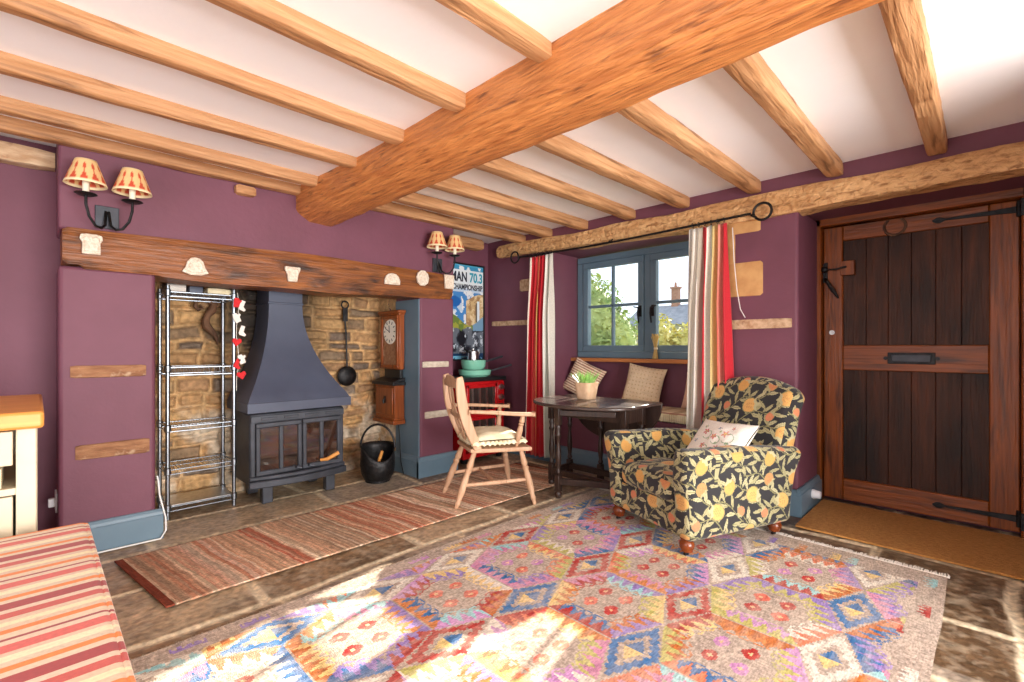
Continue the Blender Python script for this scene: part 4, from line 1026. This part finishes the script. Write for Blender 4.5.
SL = [(206, 188, 164), (236, 224, 206), (196, 24, 40), (236, 224, 206), (206, 40, 48), (226, 96, 84), (222, 186, 104), (196, 24, 40), (236, 226, 210), (196, 24, 40), (190, 196, 184), (236, 232, 222), (190, 196, 184), (236, 232, 222), (206, 200, 188)]
SR = [(228, 224, 216), (198, 188, 172), (238, 232, 222), (238, 232, 222), (190, 180, 160), (200, 26, 42), (200, 26, 42), (238, 230, 218), (190, 198, 186), (228, 204, 136), (226, 196, 122), (224, 110, 92), (236, 150, 130), (200, 26, 42), (200, 26, 42)]
def curtain(label, y0t, y1t, y0b, y1b, zt, zb, folds, seed, strp, xo=0.):
    nu, nv = 216, 46; P = np.zeros((nu, nv, 3)); us = np.linspace(0, 1, nu); vs = np.linspace(0, 1, nv)
    U, V = np.meshgrid(us, vs, indexing='ij')
    a = y0t + (y0b - y0t) * V; b = y1t + (y1b - y1t) * V
    ph = 2 * PI * folds * (U + .02 * np.sin(7 * U + seed)) + .5 * np.sin(2.2 * V + seed)
    amp = .018 + .036 * sst(0, .35, V) + .006 * np.sin(9 * U + seed)
    P[..., 0] = XR + .0 + amp * np.sin(ph) + .012 * np.sin(3 * V + U * 4) + xo
    P[..., 1] = a + (b - a) * (U + .25 / folds / 2 * np.sin(2 * ph) * .9 * sst(0, .3, V))
    P[..., 2] = zt + (zb - zt) * V + .008 * np.sin(ph * 1.0) * (V < .03)
    o = thing('curtain', label, 'curtain', (XR, (y0t + y1t) / 2, zb), group='striped curtains')
    fi4 = np.repeat(np.repeat(np.arange(nu - 1), nv - 1), 4)
    idx = np.clip((fi4 / (nu - 1.) * len(strp)).astype(int), 0, len(strp) - 1)
    def col(co, n, f): return SA(*strp)[idx]
    MB().grid(P).build('panel', M['attr'], o, col=col, solid=.004, ang=80)
    # hooks on the rod
    for k in range(6):
        y = y0t + (y1t - y0t) * (k + .5) / 6
        MB().tube([(XR + .016 * math.cos(t), y, 1.985 + .016 * math.sin(t)) for t in np.linspace(0, 2 * PI, 12, endpoint=False)], .0025, 5, closed=True).build('ring', M['iron'], o)
    return o
curtain('red and cream striped curtain by the poster corner, behind the elbow chair', 3.17, 2.865, 3.22, 2.84, 1.968, .06, 6, 2, SL)
cl_ = curtain('red and cream striped curtain behind the floral armchair', 1.555, 1.285, 1.60, 1.235, 1.962, .06, 6, 6, SR)
MB().tube([(3.44, 1.262, 1.93), (3.45, 1.255, 1.7), (3.46, 1.24, 1.5), (3.47, 1.22, 1.36), (3.475, 1.19, 1.30)], .003, 5).build('pull_cord', M['cable'], cl_, label='thin white cord hanging at the curtain edge')

# ------------------------------------------------------------------ floral armchair
TILE = .50
rq = random.Random(21)
FR = []; LV = []; ST = []
# sinuous stems across the tile, with paired leaves
for s in range(4):
    oy = s * TILE / 4
    def sp_(t, oy=oy, s=s): return (t * TILE, oy + .5 * TILE * t * 1.0 * 2 * .5 + .028 * math.sin(2 * PI * (t * 2 + s * .37)))
    n = 22
    for k in range(n):
        t = k / n + .011 * s; x, y = sp_(t); x2, y2 = sp_(t + .01); an = math.atan2(y2 - y, x2 - x)
        sd = 1 if (k + s) % 2 else -1; la = an + sd * (.55 + .55 * rq.random()); L = .033 + .012 * rq.random()
        LV.append((x + math.cos(la) * L * 1.05, y + math.sin(la) * L * 1.05, la, L, .0088 + .003 * rq.random(), rq.random()))
    for k in range(60): ST.append((sp_(k / 60), sp_((k + 1) / 60)))
for (x, y, r, c) in ((.06, .10, .042, 0), (.19, .30, .044, 1), (.31, .05, .040, 0), (.42, .36, .044, 1), (.30, .43, .034, 2), (.10, .42, .038, 0), (.44, .16, .040, 1), (.20, .16, .024, 3), (.34, .25, .026, 3), (.02, .28, .026, 3)):
    FR.append((x, y, r, c, rq.random() * 6.28))
def floral(u, v):
    u = np.mod(u, TILE); v = np.mod(v, TILE)
    base = SA((34, 32, 34))[0]; out = np.tile(base, (len(u), 1)); pl = SA((162, 154, 112), (132, 126, 84), (176, 168, 128)); rind = SA((202, 150, 78), (210, 160, 90), (194, 128, 78), (202, 120, 84))
    offs = [(a * TILE, b * TILE) for a in (-1, 0, 1) for b in (-1, 0, 1)]
    for (p, q) in ST:
        for a, b in offs:
            cx, cy = p[0] + a, p[1] + b
            if cx < -.05 or cx > TILE + .05 or cy < -.05 or cy > TILE + .05: continue
            dx, dy = q[0] - p[0], q[1] - p[1]; L2 = dx * dx + dy * dy
            t = np.clip(((u - cx) * dx + (v - cy) * dy) / L2, 0, 1); d = (u - cx - t * dx) ** 2 + (v - cy - t * dy) ** 2
            out[d < .0028 ** 2] = pl[1]
    for (x, y, an, L, w, k) in LV:
        ca, sa = math.cos(an), math.sin(an)
        for a, b in offs:
            cx, cy = x + a, y + b
            if cx < -.08 or cx > TILE + .08 or cy < -.08 or cy > TILE + .08: continue
            s = ((u - cx) * ca + (v - cy) * sa) / L; t = (-(u - cx) * sa + (v - cy) * ca) / w
            t = t - .35 * (1 - s * s)* (1 if k > .5 else -1)
            ins = np.abs(t) < np.clip(1 - s * s, 0, 1) ** 1.15; 
            out[ins] = pl[0] if k < .6 else pl[2]
            out[ins & (np.abs(t) < .12)] = pl[1]
    for (x, y, r, c, an) in FR:
        for a, b in offs:
            dx, dy = u - x - a, v - y - b; d = np.hypot(dx, dy); th = np.arctan2(dy, dx) - an
            rr = r * (1 + .06 * np.cos(2 * th)); cal = (np.abs(th - np.round(th / 6.2832) * 6.2832) < .75) & (d < r * (1.55 - .5 * np.abs(np.sin(th * 4)))) & (d > r * .7)
            out[d < rr * 1.12] = pl[1]; out[d < rr] = rind[c]
            out[(d < rr * .55) & (np.sin(dx * 900) * np.sin(dy * 900) > .5)] = rind[(c + 1) % 4] * .8
            out[cal] = pl[2] if c < 2 else pl[0]
    return out
def floral_col(co, n, f):
    an = np.abs(n); ax = an.argmax(1)
    u = np.where(ax == 0, f[:, 1] + .13, f[:, 0]); v = np.where(ax == 2, f[:, 1] + .31, f[:, 2] + .07)
    u = u + .006 * np.sin(v * 30); out = np.zeros((len(f), 3))
    # one colour per face (four corners share it)
    q = floral(u[::4], v[::4]); return np.repeat(q, 4, 0)
ac = thing('floral_armchair', 'low armchair in black fabric patterned with golden fruit and leaves', 'armchair', (2.83, 1.267, 0.0), math.radians(159))
RS = .0046
def armw(s):
    def w(P):
        P = P.copy(); x, y, z = P[..., 0], P[..., 1], P[..., 2]      # centred coordinates
        t = sst(.06, .2, z)
        P[..., 1] = y + s * .022 * t * (1 - sst(.2, .235, z) * .4)       # arm top rolls outwards
        P[..., 2] = z - .035 * sst(.05, -.38, x) * sst(-.1, .2, z) + .012 * sst(.1, .4, x) * sst(0, .2, z)
        P[..., 0] = x + .03 * (sst(-.1, .2, z)) * (x > .2) - .07 * sst(-.2, .22, z) * sst(0, -.35, x)
        return P
    return w
for s in (-1, 1):
    MB().rbox(.78, .125, .465, .042, RS, T(-.01, s * .292, .322), warp=armw(s)).build('arm', M['attr'], ac, local=True, col=floral_col, ang=80)
    # piping under the roll
    MB().tube([(-.44, s * .357, .435), (-.1, s * .363, .455), (.2, s * .364, .468), (.385, s * .362, .478)], .005, 6).build('piping', M['attr'], ac, local=True, col=lambda co, n, f: np.tile(SA((96, 92, 70))[0], (len(f), 1)))
MB().rbox(.70, .50, .17, .02, RS, T(.01, 0, .175)).build('seat_base', M['attr'], ac, local=True, col=floral_col, ang=80)
def seatw(P):
    P = P.copy(); x, y, z = P[..., 0], P[..., 1], P[..., 2]
    P[..., 2] = z + (.03 * np.exp(-(x / .25) ** 2 - (y / .2) ** 2)) * (z > 0) - .02 * (x < 0); return P
MB().rbox(.60, .46, .13, .055, RS, T(.085, 0, .318), warp=seatw).build('seat_cushion', M['attr'], ac, local=True, col=floral_col, ang=80)
def backw(P):
    P = P.copy(); x, y, z = P[..., 0], P[..., 1], P[..., 2]
    P[..., 2] = z - .055 * sst(.12, .34, z) * (np.abs(y) / .3) ** 2.2 * 1.2
    P[..., 1] = y * (1 - .04 * sst(.0, -.3, z)) * (1 - .05 * sst(.22, .34, z))
    P[..., 0] = x + .03 * np.exp(-((z + .05) / .2) ** 2 - (y / .2) ** 2) * (x > 0) - .03 * sst(.1, .34, z); return P
MB().rbox(.135, .65, .67, .06, RS, T(-.442, 0, .588) @ R(math.radians(-17), 'Y'), warp=backw).build('backrest', M['attr'], ac, local=True, col=floral_col, ang=80)
for x, y in ((.335, .29), (.335, -.29), (-.335, .285), (-.335, -.285)):
    ft = MB().lathe([(.03, .03), (.03, .036), (.038, .05), (.04, .065), (.034, .08), (.026, .088), (.036, .094), (.036, .102)], 20, T(x, y, 0)).build('foot', M['footwood'], ac, local=True)
    c_ = MB().lathe([(0, -.006), (.014, -.006), (.015, 0), (.014, .006), (0, .006)], 14, T(x + .006, y, .015) @ R(PI / 2, 'X')).tube([(x, y, .034), (x + .006, y, .015)], .006, 8)
    c_.build('caster', M['iron'], ft, local=True)
# little embroidered cushion
rq = random.Random(11)
EF = [(-.07, .05, .022, (206, 96, 100)), (.01, .02, .02, (214, 110, 104)), (-.04, -.05, .02, (200, 84, 88)), (.075, .05, .026, (222, 150, 130)), (.06, -.05, .018, (206, 96, 100)), (-.11, -.02, .013, (110, 140, 170)), (.02, .085, .013, (110, 130, 160)), (-.10, .09, .014, (120, 160, 140)), (.115, -.01, .013, (120, 160, 130)), (.0, -.085, .014, (120, 150, 180)), (-.02, .0, .009, (150, 170, 120)), (.035, .06, .009, (140, 170, 120)), (.04, -.02, .009, (150, 170, 130)), (-.085, -.085, .012, (216, 150, 120)), (.10, .10, .012, (190, 120, 130))]
def emb(co, n, f):
    out = np.tile(SA((238, 230, 218))[0], (len(f), 1)); x, y = f[:, 0], f[:, 1]
    for (a, b, r, c) in EF:
        d = np.hypot(x - a, y - b); th = np.arctan2(y - b, x - a); p = r * (.75 + .3 * np.cos(5 * th)); out[d < p] = SA(c)[0]; out[d < r * .3] = SA((236, 200, 120))[0]
    for (a, b, r, c) in EF[:5]:
        d = np.abs(np.hypot(x - a - r, y - b + r) - r * 1.3); out[(d < .0022) & (x > a)] = SA((130, 160, 120))[0]
    return out
cu = thing('scatter_cushion', 'small white cushion with embroidered flowers on the floral armchair', 'cushion', (2.76, 1.17, .39), math.radians(161))
mb = MB(); pillow(mb, .41, .34, .11, Matrix.Identity(4), n=80, seed=12, lump=.02)
ob = mb.build('cover', M['attr'], cu, local=True, col=emb)
ob.matrix_local = T(-.08, .02, .13) @ R(math.radians(-8), 'Z') @ R(math.radians(-42), 'Y') @ R(math.radians(4), 'X') @ Matrix(((0, 0, 1, 0), (1, 0, 0, 0), (0, 1, 0, 0), (0, 0, 0, 1)))

# ------------------------------------------------------------------ rugs
kx0, kx1, ky0, ky1 = -.42, 3.05, .13, 2.11
PAL = SA((200, 108, 40), (226, 124, 86), (208, 150, 204), (152, 128, 196), (238, 204, 132), (156, 212, 216), (218, 130, 62), (182, 46, 44), (196, 188, 104), (214, 140, 176), (234, 224, 210), (50, 112, 170))
GROUND = SA((196, 176, 160))[0]
def kil(co, nr, f):
    x, y = f[:, 0], f[:, 1]; n = len(x)
    x = x + .006 * (vn(y * 30, x * 6, 3) - .5); y = y + .006 * (vn(x * 8, y * 30, 5) - .5)
    gn = vn(x * 160, y * 70, 8); out = GROUND * (.60 + .62 * gn)[:, None]
    px, py = .44, .51
    cx = (x - 1.30) / px; cy = (y - 1.155) / py
    ix = np.floor(cx + .5).astype(np.int64); iy = np.floor(cy + .5).astype(np.int64)
    dx = (cx - ix) * px; dy = (cy - iy) * py
    field = (x > kx0 + .16) & (x < kx1 - .16) & (y > ky0 + .10) & (y < ky1 - .10)
    # hexagon with points towards +-y, flat sides at +-x
    s1 = np.abs(dx) / .22; s2 = (np.abs(dy) + .44 * np.abs(dx)) / .255
    s = np.maximum(s1, s2); side = np.where(s1 > s2, 0, 1)
    q = np.where(side == 0, (dx > 0) * 1, 2 + (dx > 0) * 1 + (dy > 0) * 2)
    along = np.where(side == 0, dy, dx) 
    tooth = np.abs(((along / .05) % 1) - .5) * 2
    ca = (_h(ix * 7 + q, iy * 5 + q * 3, 77) * 11.99).astype(int); cb = (_h(ix * 3 + q * 5, iy * 11 + q, 35) * 11.99).astype(int)
    cb = np.where(cb == ca, (cb + 4) % 12, cb)
    inh = s < .985
    outer = inh & (s > .60)
    mid = .80 + (tooth - .5) * .30
    out[outer] = PAL[cb[outer]]; m = outer & (s > mid); out[m] = PAL[ca[m]]
    m = inh & (s > .56) & (s < .60 + .05 * (1 - tooth)) & (s > .60 - .05 * tooth); out[m] = PAL[cb[m]]
    m = outer & (s < .58 + .14 * tooth); out[m] = (GROUND * (.60 + .62 * gn)[:, None])[m]
    # four small flowers
    for k, (a, b) in enumerate(((-.055, -.052), (.055, -.052), (-.055, .052), (.055, .052))):
        d1 = np.maximum(np.abs(dx - a) / .04, np.abs(dy - b) / .031); ddd = np.abs(dx - a) / .04 + np.abs(dy - b) / .031
        fl = inh & (ddd < 1.18) & (d1 < .92) & ~((np.abs(d1 - .75) < .12) & (np.abs(np.abs(dx - a) / .04 - np.abs(dy - b) / .031) < .14))
        ck_ = (_h(ix * 3 + (k in (0, 3)), iy * 7 + (k in (0, 3)), 5) * 3.99).astype(int); cc = SA((186, 40, 40), (226, 112, 92), (206, 140, 196), (196, 50, 48))[ck_]
        out[fl] = cc[fl]; m = fl & (ddd < .3); out[m] = SA((240, 200, 150))[0]
    # diamonds between the hexagons: serrated white / blue lozenge
    hx = (cx - np.floor(cx) - .5) * px; hy = (cy - np.floor(cy) - .5) * py
    g = ~inh
    sd = np.abs(hx) / .20 + np.abs(hy) / .105
    tt = np.abs(((hx / .034) % 1) - .5) * 2
    m = g & (sd < .86 + .12 * tt) & (sd > .52 + .14 * tt); 
    kk = (_h(np.floor(cx).astype(np.int64), np.floor(cy).astype(np.int64), 61) * 3.99).astype(int); c4 = SA((234, 226, 212), (234, 226, 212), (186, 52, 48), (60, 120, 176))[kk]; out[m] = c4[m]
    m = g & (sd < .36); out[m] = np.where((hx[m] > 0)[:, None], SA((60, 116, 170))[0], SA((236, 204, 130))[0])
    # loose motifs along the border
    b = ~field; out[b] = (GROUND * (.60 + .62 * gn)[:, None])[b]
    bb = b & (x > kx0 + .07) & (x < kx1 - .07) & (y > ky0 + .035) & (y < ky1 - .035)
    kx_ = np.floor((x + .1) / .11).astype(np.int64); ky_ = np.floor(y / .075).astype(np.int64)
    on = _h(kx_, ky_, 90) > .6; tt2 = np.abs((((x + .1) / .0275) % 1) - .5) * 2; vy = (y / .075) % 1
    m = bb & on & (vy > .2) & (vy < .35 + .5 * tt2); out[m] = PAL[(_h(kx_, ky_, 14) * 11.99).astype(int)][m]
    # wool fading between strands
    fd = vn(x * 14, y * 50, 33)[:, None] * .42; out = out * (1 - fd) + SA((226, 208, 188))[0] * fd
    return out
nx, ny = 460, 270
KX, KY = np.meshgrid(np.linspace(kx0, kx1, nx), np.linspace(ky0, ky1, ny), indexing='ij')
KZ = .009 + (fbm(KX * 3, KY * 3, 3, 2) - .5) * .005
edge = .012 * (vn(KX * 4, KY * 0, 5) - .5)
mb = MB().grid(np.stack([KX, KY + edge, KZ], -1))
kr = thing('kilim_rug', 'large colourful kilim rug with zigzag hexagon medallions', 'rug', (1.315, 1.12, 0))
# closed edge
mb.build('rug_field', M['kilim'], kr, col=kil)
mb = MB(); rq = random.Random(2)
for k in range(330):
    y = ky0 + (ky1 - ky0) * k / 330; L = .025 + .03 * rq.random(); s = (rq.random() - .5) * .02
    mb.tube([(kx1 - .004, y, .008), (kx1 + L * .5, y + s * .5, .012), (kx1 + L, y + s, .006)], [.0035, .003, .0015], 5)
mb.build('fringe', M['whitefelt'], kr, kind='stuff')
mb = MB()
for k in range(620):
    x = kx0 + (kx1 - kx0) * k / 620; e = .012 * (float(vn(x * 4, 0, 5)) - .5); L = .008 + .016 * rq.random(); s = (rq.random() - .5) * .012
    mb.tube([(x, ky1 + e - .003, .008), (x + s, ky1 + e + L, .004)], [.003, .0012], 4)
mb.build('edge_fuzz', M['kilim'], kr, kind='stuff', col=lambda co, n, f: np.tile(SA((196, 180, 160))[0], (len(f), 1)))
rx_0, rx_1 = .28, 3.16
nx, ny = 620, 70
AX, AY = np.meshgrid(np.linspace(rx_0, rx_1, nx), np.linspace(2.42, 3.13, ny), indexing='ij')
def run_col(co, n, f):
    x, y = f[:, 0] - .10 * (3.13 - f[:, 1]) / .7, f[:, 1]; xe_ = x; x = x + .03 * (fbm(y * 5, x * 3, 2, 3) - .5)
    pal = SA((190, 142, 112), (214, 184, 154), (172, 118, 92), (226, 206, 180), (168, 144, 118), (202, 160, 128), (146, 112, 90), (208, 172, 142), (178, 104, 80))
    k = np.floor(x / .0135).astype(np.int64); c = pal[(_h(k, k * 0 + 5, 9) * 8.999).astype(int)]
    k2 = np.floor(x / .075).astype(np.int64); c2 = pal[(_h(k2, k2 * 0 + 2, 19) * 8.999).astype(int)]
    c = (c * .55 + c2 * .45) * 1.25
    nz = vn(x * 190, y * 26, 4)[:, None]; c = c * (.72 + .5 * nz)
    e = (xe_ < rx_0 + .03) | (xe_ > rx_1 - .03); c[e] = SA((132, 66, 48))[0] * (.8 + .4 * nz[e]); return c
sk_ = .035 * (AX - rx_0) / 2.8
AZ = .010 + .003 * vn(AX * 90, AY * 4, 3) + .004 * vn(AX * 2, AY * 3, 8)
mb = MB().grid(np.stack([AX + .10 * (3.13 - AY) / .7, AY - .01 + .012 * np.sin(AX * 1.7), AZ], -1))
mb.build('runner_rug', M['kilim'], col=run_col, label='long narrow rust brown striped runner rug in front of the hearth', cat='rug', solid=.006)

# ------------------------------------------------------------------ sideboard and striped stool
sdb = thing('sideboard', 'cream painted sideboard with a waxed oak top beside the chimney breast', 'sideboard', (-.42, 2.7, 0))
sx0, sx1, sy0, sy1 = -.90, .004, 2.31, 3.09
MB().box(sx0 - .015, sy0 - .03, .822, .02, 3.115, .88).build('top', M['waxoak'], sdb, bevel=.01)
for a_, b_ in ((-.048, sy0), (sx0, sy0), (-.045, sy1 - .05), (sx0, sy1 - .05)): MB().box(a_, b_, 0, a_ + .05, b_ + .05, .822).build('corner_post', M['cream'], sdb, bevel=.004)
mb = MB().box(-.03, sy0 + .04, .06, -.008, sy1 - .04, .82).box(sx0 + .01, sy0 + .04, .06, sx0 + .03, sy1 - .04, .82).box(sx0 + .03, sy1 - .03, .06, -.03, sy1 - .01, .82)
mb.box(sx0 + .03, sy0 + .01, .60, -.04, sy1 - .03, .622).box(sx0 + .03, sy0 + .01, .06, -.04, sy1 - .03, .09)
mb.build('carcass', M['cream'], sdb)
d = MB().box(sx0 + .06, sy0 + .006, .70, -.055, sy0 + .03, .815).build('drawer', M['cream'], sdb, bevel=.003)
MB().lathe([(0, 0), (.012, 0), (.01, .01), (.018, .022), (0, .03)], 14, T(-.45, sy0 + .006, .757) @ R(PI / 2, 'X')).build('knob', M['steel'], d)
d = MB().box(sx0 + .06, sy0 + .01, .10, -.055, sy0 + .03, .595).build('door', M['cream'], sdb, bevel=.003)
MB().lathe([(0, 0), (.012, 0), (.01, .01), (.018, .022), (0, .03)], 14, T(-.12, sy0 + .01, .42) @ R(PI / 2, 'X')).build('knob', M['steel'], d)
bxx = thing('storage_box', 'cream box with a dark blue motif inside the sideboard shelf', 'box', (-.16, 2.42, .623))
MB().box(-.24, 2.33, .6235, -.082, 2.5, .69).build('carton', M['creamcloth'], bxx, bevel=.003)
MB().lathe([(0, 0), (.02, 0), (.02, .0015), (0, .0015)], 18, T(-.105, 2.3295, .658) @ R(PI / 2, 'X')).build('motif', navy, bxx)

OS = [(200, 84, 72, .03), (222, 192, 160, .022), (240, 222, 178, .02), (222, 192, 160, .018), (230, 128, 52, .02), (226, 200, 168, .024), (160, 60, 62, .012), (226, 200, 170, .02), (216, 96, 84, .034), (222, 190, 160, .016), (242, 226, 186, .024), (220, 196, 166, .02), (232, 132, 52, .022), (226, 200, 170, .02), (166, 58, 56, .036), (226, 198, 170, .022)]
cum = np.cumsum([o[3] for o in OS]); OC = SA(*[o[:3] for o in OS]) * .92
def ost(co, n, f):
    t = np.mod(3 - f[:, 1], cum[-1]); k = np.searchsorted(cum, t); return OC[np.clip(k, 0, len(OC) - 1)]
stl = thing('striped_bench', 'low upholstered bench covered in red, orange and cream striped fabric', 'bench', (-.26, 1.62, 0))
ox0, ox1, oy0, oy1 = -.62, .127, .55, 2.2
MB().rbox(ox1 - ox0, oy1 - oy0, .16, .022, .005, T((ox0 + ox1) / 2, (oy0 + oy1) / 2, .42)).build('seat_cushion', M['attr'], stl, col=ost, ang=70)
pp_ = [(ox0 + .01, oy1 - .008, .49), (ox1 - .02, oy1 - .008, .49), (ox1 - .006, oy1 - .022, .49), (ox1 - .006, oy0 + .02, .49), (ox1 - .02, oy0 + .006, .49), (ox0 + .01, oy0 + .006, .49)]
fine = []
for a, b in zip(pp_[:-1], pp_[1:]):
    L = math.dist(a, b); k = max(1, int(L / .012))
    for j in range(k): fine.append(tuple(a[i] + (b[i] - a[i]) * j / k for i in range(3)))
MB().tube(fine, .008, 8).build('piping', M['attr'], stl, col=ost)
MB().box(ox0 + .02, oy0 + .02, .16, ox1 - .025, oy1 - .02, .34).build('base', M['creamcloth'], stl, bevel=.01)
for x in (ox0 + .06, ox1 - .06):
    for y in (oy0 + .06, oy1 - .06): MB().lathe([(.018, 0), (.026, .16)], 14, T(x, y, 0)).build('leg', M['darkoak'], stl)

# ------------------------------------------------------------------ outside the window
MB().box(4.5, -30, -.5, 80, 60, -.3).build('ground', M['lawn'], kind='structure')
def foliage(name, label, blobs, m, n, size, seed, cat, trunk=None, group=None):
    r_ = random.Random(seed); t = thing(name, label, cat, (blobs[0][0], blobs[0][1], -.3), group=group)
    mb = MB(); core = MB(); vol = [b[3] * b[4] * b[5] for b in blobs]
    for b in blobs: core.sphere(b[:3], (b[3] * .9, b[4] * .9, b[5] * .9), 14)
    for i in range(n):
        b = r_.choices(blobs, vol)[0]
        d = Vector((r_.gauss(0, 1), r_.gauss(0, 1), r_.gauss(0, 1))).normalized(); k = .78 + .3 * r_.random()
        c = Vector((b[0] + d.x * b[3] * k, b[1] + d.y * b[4] * k, b[2] + d.z * b[5] * k))
        a = Vector((r_.gauss(0, 1), r_.gauss(0, 1), r_.gauss(0, .6))).normalized(); w = d.cross(a); w = w.normalized() if w.length > .1 else Vector((1, 0, 0)); s = size * (.6 + .8 * r_.random())
        o = len(mb.v); mb.v += [tuple(c - a * s), tuple(c + w * s * .45 + d * s * .2), tuple(c + a * s), tuple(c - w * s * .45 + d * s * .2)]; mb.f.append((o, o + 1, o + 2, o + 3))
    mb.build('foliage', m, t, smooth=False)
    core.build('branches', m, t)
    if trunk:
        MB().tube([(blobs[0][0], blobs[0][1], -.4), (blobs[0][0], blobs[0][1], blobs[0][2])], [.12, .07], 8).build('trunk', M['bark'], t)
    return t
foliage('garden_tree', 'bushy green tree close outside the left window light', [(7.1, 6.3, 1.3, .95, 1.2, 1.75), (7.5, 5.4, 1.0, .85, .75, 1.4), (7.6, 4.95, .75, .6, .5, 1.15), (7.2, 7.4, .9, .9, 1.1, 1.4), (7.5, 5.0, .45, .5, .5, 1.2)], M['hedge'], 20000, .06, 3, 'tree', True)
foliage('golden_bush', 'yellowish bush seen low through the window behind the straw bundle', [(6.85, 3.62, .55, .42, .38, 1.0), (7.0, 3.2, .5, .42, .42, .92)], M['shrub'], 4500, .05, 5, 'bush')
foliage('green_bush', 'green bush low outside the window in front of the far cottage', [(8.4, 3.2, .35, .5, .5, 1.0), (8.5, 2.5, .3, .5, .6, .9)], M['hedge'], 4000, .05, 6, 'bush')
hs_ = thing('stone_cottage', 'distant stone cottage with a slate roof and chimney beyond the garden', 'house', (44, 21, -.4))
MB().box(40, 17.2, -.5, 46, 24.4, 3.1).build('wall', M['cottage'], hs_)
rf = MB().prism([(-3.5, 0), (3.5, 0), (0, 2.0)], 7.8, Matrix(((1, 0, 0, 43), (0, 0, 1, 16.9), (0, 1, 0, 3.05), (0, 0, 0, 1)))).build('roof', M['slate'], hs_)
cm = MB().box(42.7, 20.65, 4.6, 43.3, 21.3, 6.6).box(42.6, 20.55, 6.6, 43.4, 21.4, 6.75).build('chimney', M['brick'], hs_)
MB().lathe([(.13, 6.75), (.1, 7.2)], 12, T(43, 21.0, 0)).build('chimney_pot', M['brick'], cm)
for y in (18.4, 21.0): MB().box(39.96, y, 1.0, 40.0, y + 1.0, 2.2).build('window', M['black'], hs_)

# ------------------------------------------------------------------ light
w = bpy.data.worlds.new('World'); SC.world = w; w.use_nodes = True
bg = w.node_tree.nodes['Background']; bg.inputs['Color'].default_value = S(226, 236, 250); bg.inputs['Strength'].default_value = 2.2
def light(name, kind, energy, loc, size=None, size_y=None, col=(1, 1, 1), direction=None):
    l = bpy.data.lights.new(name, kind); l.energy = energy; l.color = col
    o = bpy.data.objects.new(name, l); COL.objects.link(o); o.location = loc
    if kind == 'AREA':
        l.shape = 'RECTANGLE'; l.size = size; l.size_y = size_y or size
    if direction is not None: o.rotation_euler = Vector(direction).to_track_quat('-Z', 'Y').to_euler()
    return o
sun = light('sun', 'SUN', 20, (10, 4, 8), col=(1, .90, .76), direction=(-1, -.24, -.462)); sun.data.angle = math.radians(.6)
light('window_daylight', 'AREA', 410, (1.05, YM - .02, .98), 3.1, 1.7, (1, .985, .96), (0, 1, .05))
light('window_daylight', 'AREA', 60, (XM - .02, .6, 1.1), 3.1, 1.95, (1, .985, .96), (1, 0, .05))

# ------------------------------------------------------------------ camera
cam = bpy.data.cameras.new('Camera'); co_ = bpy.data.objects.new('Camera', cam); COL.objects.link(co_)
co_.location = (0, 0, 1.1); co_.rotation_euler = (PI / 2, 0, -PI / 4)
cam.sensor_width = 36; cam.lens = 476 / 1024 * 36; cam.shift_y = 5.5 / 1024; cam.clip_start = .02; cam.clip_end = 300
SC.camera = co_
SC.view_settings.view_transform = 'Standard'; SC.view_settings.look = 'None'; SC.view_settings.exposure = 0.0; SC.view_settings.gamma = 1.0
SC.view_settings.use_curve_mapping = False
SC.cycles.max_bounces = 10; SC.cycles.diffuse_bounces = 5; SC.cycles.use_denoising = True
SC.cycles.sample_clamp_indirect = 8
